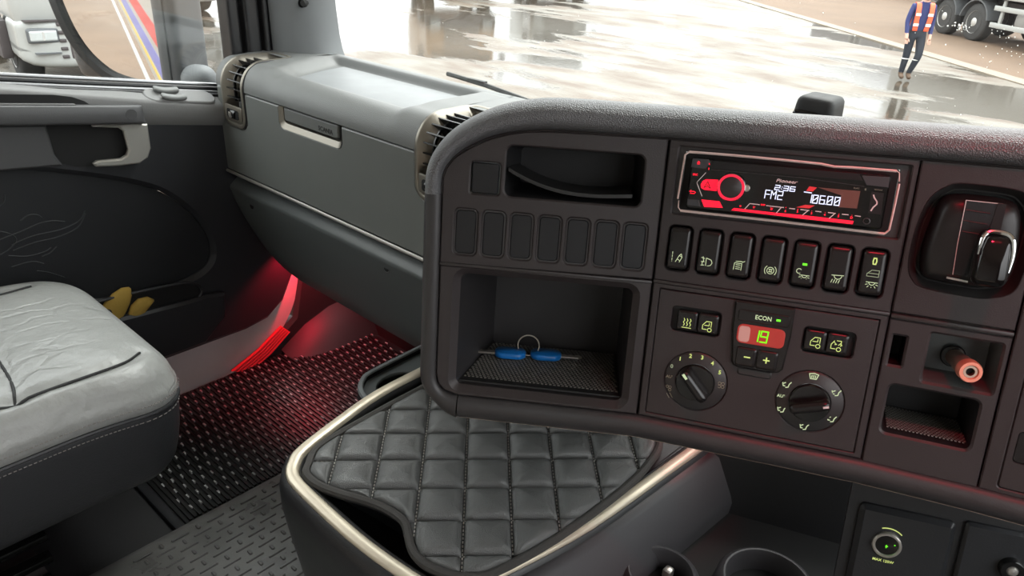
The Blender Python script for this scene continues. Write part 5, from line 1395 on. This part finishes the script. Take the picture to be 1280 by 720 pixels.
# ------------------------------------------------------------------ parked vehicles
def wheel(parent, x, y, z, r, w, T0=Matrix.Identity(4), tyre='tyre', name='wheel'):
    """axle along local y"""
    m = MB(T0); m.lathe([(r * .58, -w / 2), (r * .90, -w / 2), (r * .97, -w * .42), (r, -w * .3), (r, w * .3), (r * .97, w * .42), (r * .90, w / 2), (r * .58, w / 2)], (x, y, z), 32, 'y'); t = m.build(name, tyre, parent)
    m = MB(T0); m.lathe([(r * .60, -w / 2 - .01), (r * .56, -w / 2 + .02), (r * .40, -w * .12), (r * .24, -w * .15), (r * .22, -w / 2), (r * .16, -w / 2 - .02), (.001, -w / 2 - .02)], (x, y, z), 28, 'y', False); m.build('rim', 'rim', t)
    return t
def truck(label, loc, rz, paint, bumper='white_paint', n_slats=6):
    """local +x is the front face; y across"""
    t = empty('parked_truck', label, 'truck', loc=loc); t.rotation_euler = (0, 0, rz)
    W_ = 1.22
    def fr(p):                     # cab shape: corners pulled back, windscreen raked
        if p.x > -.5: p.x -= .10 * (abs(p.y) / W_) ** 3
        if p.z > 1.55 and p.x > -1: p.x -= (p.z - 1.55) * .10
        return p
    m = MB(); m.pillow(-2.2, 0, -W_, W_, .95, 3.3, .10, 14, fr); m.build('cab', paint, t, smooth=50)
    m = MB(); m.pillow(-.70, .06, -W_ - .01, W_ + .01, .36, 1.02, .09, 14, fn=lambda p: Vector((p.x - .12 * (abs(p.y) / W_) ** 4, p.y, p.z + .10 * (abs(p.y) / W_) ** 6 * (1 if p.z < .6 else 0)))); bm_ = m.build('bumper', bumper, t, smooth=50)
    for s in (-1, 1):
        m = MB(); yc = s * .92
        m.pillow(-.02, .055, yc - .20, yc + .20, .72, .92, .03, 8); hl = m.build('headlight', 'ext_grey', t)
        m = MB(); m.pillow(.03, .062, yc - .17, yc + .17, .75, .89, .02, 8); m.build('lens', 'lamp_clear', hl)
        m = MB(); m.pillow(-1.75, -.75, s * W_ - .15, s * W_ + .02, .40, .95, .05, 6); m.build('side_step', 'chassis', t)
        m = MB(); m.tube([(-.1, s * 1.25, 2.5), (.12, s * 1.45, 2.45), (.12, s * 1.45, 1.9)], .03, 6); m.pillow(.05, .18, s * 1.45 - .12, s * 1.45 + .12, 1.65, 2.35, .05, 6); m.build('side_mirror', 'chassis', t)
        wheel(t, -1.25, s * 1.0, .5, .5, .32)
    m = MB(); m.box(-.30, .046, -1.12, 1.12, 1.005, 1.022); m.build('panel_gap', 'chassis', t, smooth=0)
    for s in (-1, 1):
        m = MB(); m.box(-.10, .072, s * .90 - .16, s * .90 + .16, .575, .592); m.build('bumper_crease', 'ext_grey', t, smooth=0)
        m = MB(); m.box(.035, .0640, s * .92 - .012, s * .92 + .012, .76, .88); m.build('lamp_divider', 'rim', t, smooth=0)
        for k in range(5):
            m = MB(); m.pillow(-.02, .066, s * .69 - .045, s * .69 + .045, .50 + .11 * k, .55 + .11 * k, .012, 4); m.build('grille_fin', 'chassis', t)
    for k in range(n_slats):
        z = 1.0 + k * .11
        m = MB(); m.pillow(-.03, .035, -.62, .62, z, z + .06, .015, 5); m.build('grille_slat', 'chassis' if k % 2 else 'rim', t)
    m = MB(); m.pillow(-.02, .065, -.62, .62, .48, .72, .03, 6); m.build('lower_grille', 'chassis', t)
    m = MB(); m.add([(.005 - .015, -1.08, 1.85), (.005 - .015, 1.08, 1.85), (-.09, 1.02, 2.75), (-.09, -1.02, 2.75), (-.06, -1.08, 1.85), (-.06, 1.08, 1.85), (-.15, 1.02, 2.75), (-.15, -1.02, 2.75)], [(0, 1, 2, 3), (7, 6, 5, 4), (0, 4, 5, 1), (1, 5, 6, 2), (2, 6, 7, 3), (3, 7, 4, 0)]); m.build('windscreen', 'dark_glass', t, smooth=0)
    m = MB(); m.box(-6.5, -2.3, -1.2, 1.2, 1.1, 3.2); m.build('load_body', paint, t, bevel=.03)
    for s in (-1, 1): wheel(t, -5.0, s * 1.0, .5, .5, .4)
    return t
truck('white truck front with headlight, left of the door mirror', (-12.0, 4.62, GZ), R(-8), 'white_paint')
truck('white truck front seen between the mirror and the windscreen pillar', (-19.0, 9.1, GZ), R(0), 'white_paint')
truck('brown truck with dark bumper at the top edge of the windscreen view', (-19.6, 19.2, GZ), R(-35), 'tan_paint', 'chassis')
truck('white truck with dark bumper beyond the puddles ahead', (-20.5, 25.8, GZ), R(-40), 'white_paint', 'chassis')

# rigid lorry standing on the verge, side on
ld = Vector((.745, -.667, 0)); ln_ = Vector((.667, .745, 0))
lo0 = Vector((-5.35, 26.0, GZ))
MLo = Matrix(((ld.x, ln_.x, 0, lo0.x), (ld.y, ln_.y, 0, lo0.y), (0, 0, 1, lo0.z), (0, 0, 0, 1)))
lr = empty('rigid_lorry', 'white multi-axle lorry standing side-on on the brown verge', 'truck', mtx=MLo)
for x in (0, -1.38, 6.2): 
    for y in (.2, 2.1): wheel(lr, x, y, .52, .52, .34)
m = MB(); m.box(-3.0, 7.5, .5, 1.9, .85, 1.12); m.build('chassis_rail', 'chassis', lr, bevel=.02)
for x in (0, -1.38):
    m = MB(); rg = []
    for k in range(13):
        a = R(10 + 160 * k / 12); rg.append([(x + .62 * cos(a), -.05, .52 + .62 * sin(a)), (x + .62 * cos(a), .42, .52 + .62 * sin(a)), (x + .585 * cos(a), .42, .52 + .585 * sin(a)), (x + .585 * cos(a), -.05, .52 + .585 * sin(a))])
    m.rings(rg); m.build('mudguard', 'ext_grey', lr)
for z in (.48, .92):
    m = MB(); m.box(.78, 2.55, -.06, .0, z, z + .13); m.build('guard_rail', 'white_paint', lr, bevel=.01)
for x in (1.0, 2.3):
    m = MB(); m.box(x, x + .10, 0, .06, .46, 1.2); m.build('guard_post', 'white_paint', lr, bevel=.01)
m = MB(); m.pillow(2.55, 3.9, -.08, .6, .32, 1.15, .04, 6); m.build('tool_locker', 'white_paint', lr)
m = MB(); m.pillow(1.2, 2.1, .25, .7, .45, 1.0, .2, 8); m.build('air_tank', 'rim', lr)
m = MB(); m.box(-3.2, 7.6, -.1, 2.4, 1.22, 1.42); m.build('bed_rail', 'white_paint', lr, bevel=.02)
m = MB(); m.box(-3.2, 7.6, -.08, 2.38, 1.45, 3.0); m.build('load_body', 'white_paint', lr, bevel=.03)

# low grey building with white-framed windows, beyond the verge
bd = Vector((.72, -.69, 0)); bn = Vector((.69, .72, 0)); b0 = Vector((-9.0, 40.0, GZ))
MBd = Matrix(((bd.x, bn.x, 0, b0.x), (bd.y, bn.y, 0, b0.y), (0, 0, 1, b0.z), (0, 0, 0, 1)))
bg = empty('site_building', 'low grey site building with white-framed windows beyond the verge', 'building', mtx=MBd)
wins = [(-9.0, 1.0, 1.4, 1.8), (-5.5, 1.0, 1.4, 1.8), (-1.2, 1.0, 1.4, 1.8), (2.2, 1.0, 1.4, 1.8), (6, 1.0, 1.4, 1.8)]
m = MB(); m.plate(rect(-14, 12, 0, 3.6), 0, 4, [rect(x, x + w, z, z + h) for x, z, w, h in wins], b=.02); m.build('wall', 'wall_grey', bg, smooth=0)
m = MB(); m.box(-14.3, 12.3, -.3, 4.3, 3.6, 3.9); m.build('roof', 'chassis', bg, bevel=.03)
for x, z, w, h in wins:
    m = MB(); m.plate(rect(x, x + w, z, z + h), -.03, .12, [rect(x + .12, x + w / 2 - .05, z + .12, z + h - .12), rect(x + w / 2 + .05, x + w - .12, z + .12, z + h - .12)], b=.01); f = m.build('window', 'white_paint', bg)
    m = MB(); m.box(x + .1, x + w - .1, .07, .09, z + .1, z + h - .1); m.build('pane', 'dark_glass', f, smooth=0)
# ------------------------------------------------------------------ person walking across the yard
def skin_body(joints, bones, radii, root):
    me = bpy.data.meshes.new('b'); me.from_pydata(joints, bones, []); ob = bpy.data.objects.new('b', me); COL.objects.link(ob)
    md = ob.modifiers.new('s', 'SKIN'); md.use_smooth_shade = True
    sv = me.skin_vertices[0].data
    for i, r_ in enumerate(radii): sv[i].radius = (r_ if isinstance(r_, tuple) else (r_, r_)); sv[i].use_root = (i == root)
    sb_ = ob.modifiers.new('u', 'SUBSURF'); sb_.levels = 2; sb_.render_levels = 2
    bpy.context.view_layer.update()
    em = bpy.data.meshes.new_from_object(ob.evaluated_get(bpy.context.evaluated_depsgraph_get()))
    bpy.data.objects.remove(ob); bpy.data.meshes.remove(me)
    return em
pr = empty('person', 'person in navy top, orange high-visibility vest and dark trousers walking across the yard', 'person', loc=(-4.42, 17.03, GZ))
pr.rotation_euler = (0, 0, R(35))
# joints (x right, y forward, z up), person faces the camera side
J = [(0, 0, .95), (0, .01, 1.15), (0, .0, 1.38), (0, -.01, 1.50), (0, -.02, 1.60), (0, -.03, 1.72),
     (.19, 0, 1.42), (.25, .04, 1.14), (.23, -.06, .88), (.225, -.10, .80),
     (-.19, 0, 1.42), (-.25, -.03, 1.14), (-.23, -.12, .88), (-.225, -.16, .80),
     (.10, .0, .88), (.11, -.10, .50), (.06, .06, .11), (.06, -.08, .045),
     (-.10, 0, .88), (-.08, .02, .49), (-.07, .10, .10), (-.07, -.05, .045)]
B_ = [(0, 1), (1, 2), (2, 3), (3, 4), (4, 5), (2, 6), (6, 7), (7, 8), (8, 9), (2, 10), (10, 11), (11, 12), (12, 13), (0, 14), (14, 15), (15, 16), (16, 17), (0, 18), (18, 19), (19, 20), (20, 21)]
RR = [(.15, .11), (.155, .11), (.17, .11), (.06, .06), (.085, .10), (.08, .095), .065, .05, .038, .035, .065, .05, .038, .035, .10, .075, .052, .045, .10, .075, .052, .045]
em = skin_body(J, B_, RR, 0)
for nm in ('navy', 'trousers', 'boots', 'skin', 'hair'): em.materials.append(MATS[nm])
for p in em.polygons:
    c = p.center; p.use_smooth = True
    if c.z < .14: p.material_index = 2
    elif c.z < .98 and abs(c.x) < .19: p.material_index = 1
    elif c.z > 1.66 or (c.z > 1.56 and c.y > .03): p.material_index = 4
    elif c.z > 1.50 or (abs(c.x) > .18 and c.z < .92): p.material_index = 3
    else: p.material_index = 0
bo = bpy.data.objects.new('body', em); COL.objects.link(bo); bo.parent = pr
for s in (-1, 1):      # face, vest straps, fingers
    P = smooth_path([(s * .105, -.125, .98), (s * .120, -.135, 1.15), (s * .125, -.13, 1.32), (s * .125, -.07, 1.47), (s * .125, .04, 1.48), (s * .125, .12, 1.36), (s * .12, .13, 1.15), (s * .105, .12, .98)], 4)
    m = MB(); rg = []
    for p in P: rg.append([(p.x - .045, p.y, p.z), (p.x + .045, p.y, p.z), (p.x + .045, p.y * .9, p.z - .012), (p.x - .045, p.y * .9, p.z - .012)])
    m.rings(rg); vs_ = m.build('vest_strap', 'hivis', pr, smooth=60)
    for zz in (1.06, 1.25):
        m = MB(); m.box(s * .115 - .047, s * .115 + .047, -.145, -.12, zz, zz + .05); m.build('reflective_band', 'silver_tape', vs_)
    m = MB(); kx, ky = (.095, -.055) if s > 0 else (-.078, .035)
    m.tube([(kx + .066 * cos(t), ky + .072 * sin(t), .42) for t in [2 * pi * k / 16 for k in range(16)]], .010, 5, True); m.build('knee_tape', 'silver_tape', pr)
    for k in range(5):
        bx = s * .225 + (k - 2) * .014; by = (-.10 if s > 0 else -.16)
        P = [(bx, by, .80), (bx + .002 * (k - 2), by - .012, .76), (bx, by - .02, .725)] if k else [(s * .20, by - .01, .82), (s * .185, by - .04, .79), (s * .185, by - .055, .765)]
        m = MB(); m.tube(P, [.010, .009, .007], 6); m.build('finger', 'skin', pr)
m = MB(); m.tube([(0, -.125, 1.61), (0, -.155, 1.585), (0, -.125, 1.575)], [.008, .014, .010], 6); m.build('nose', 'skin', pr)
for s in (-1, 1):
    m = MB(); m.pillow(s * .035 - .012, s * .035 + .012, -.132, -.116, 1.615, 1.63, .006, 5); m.build('eye', 'hair', pr)
    m = MB(); m.pillow(s * .085 - .01, s * .085 + .01, -.04, .0, 1.57, 1.63, .009, 5); m.build('ear', 'skin', pr)
m = MB(); m.pillow(-.028, .028, -.125, -.112, 1.545, 1.555, .005, 5); m.build('mouth', 'boots', pr)
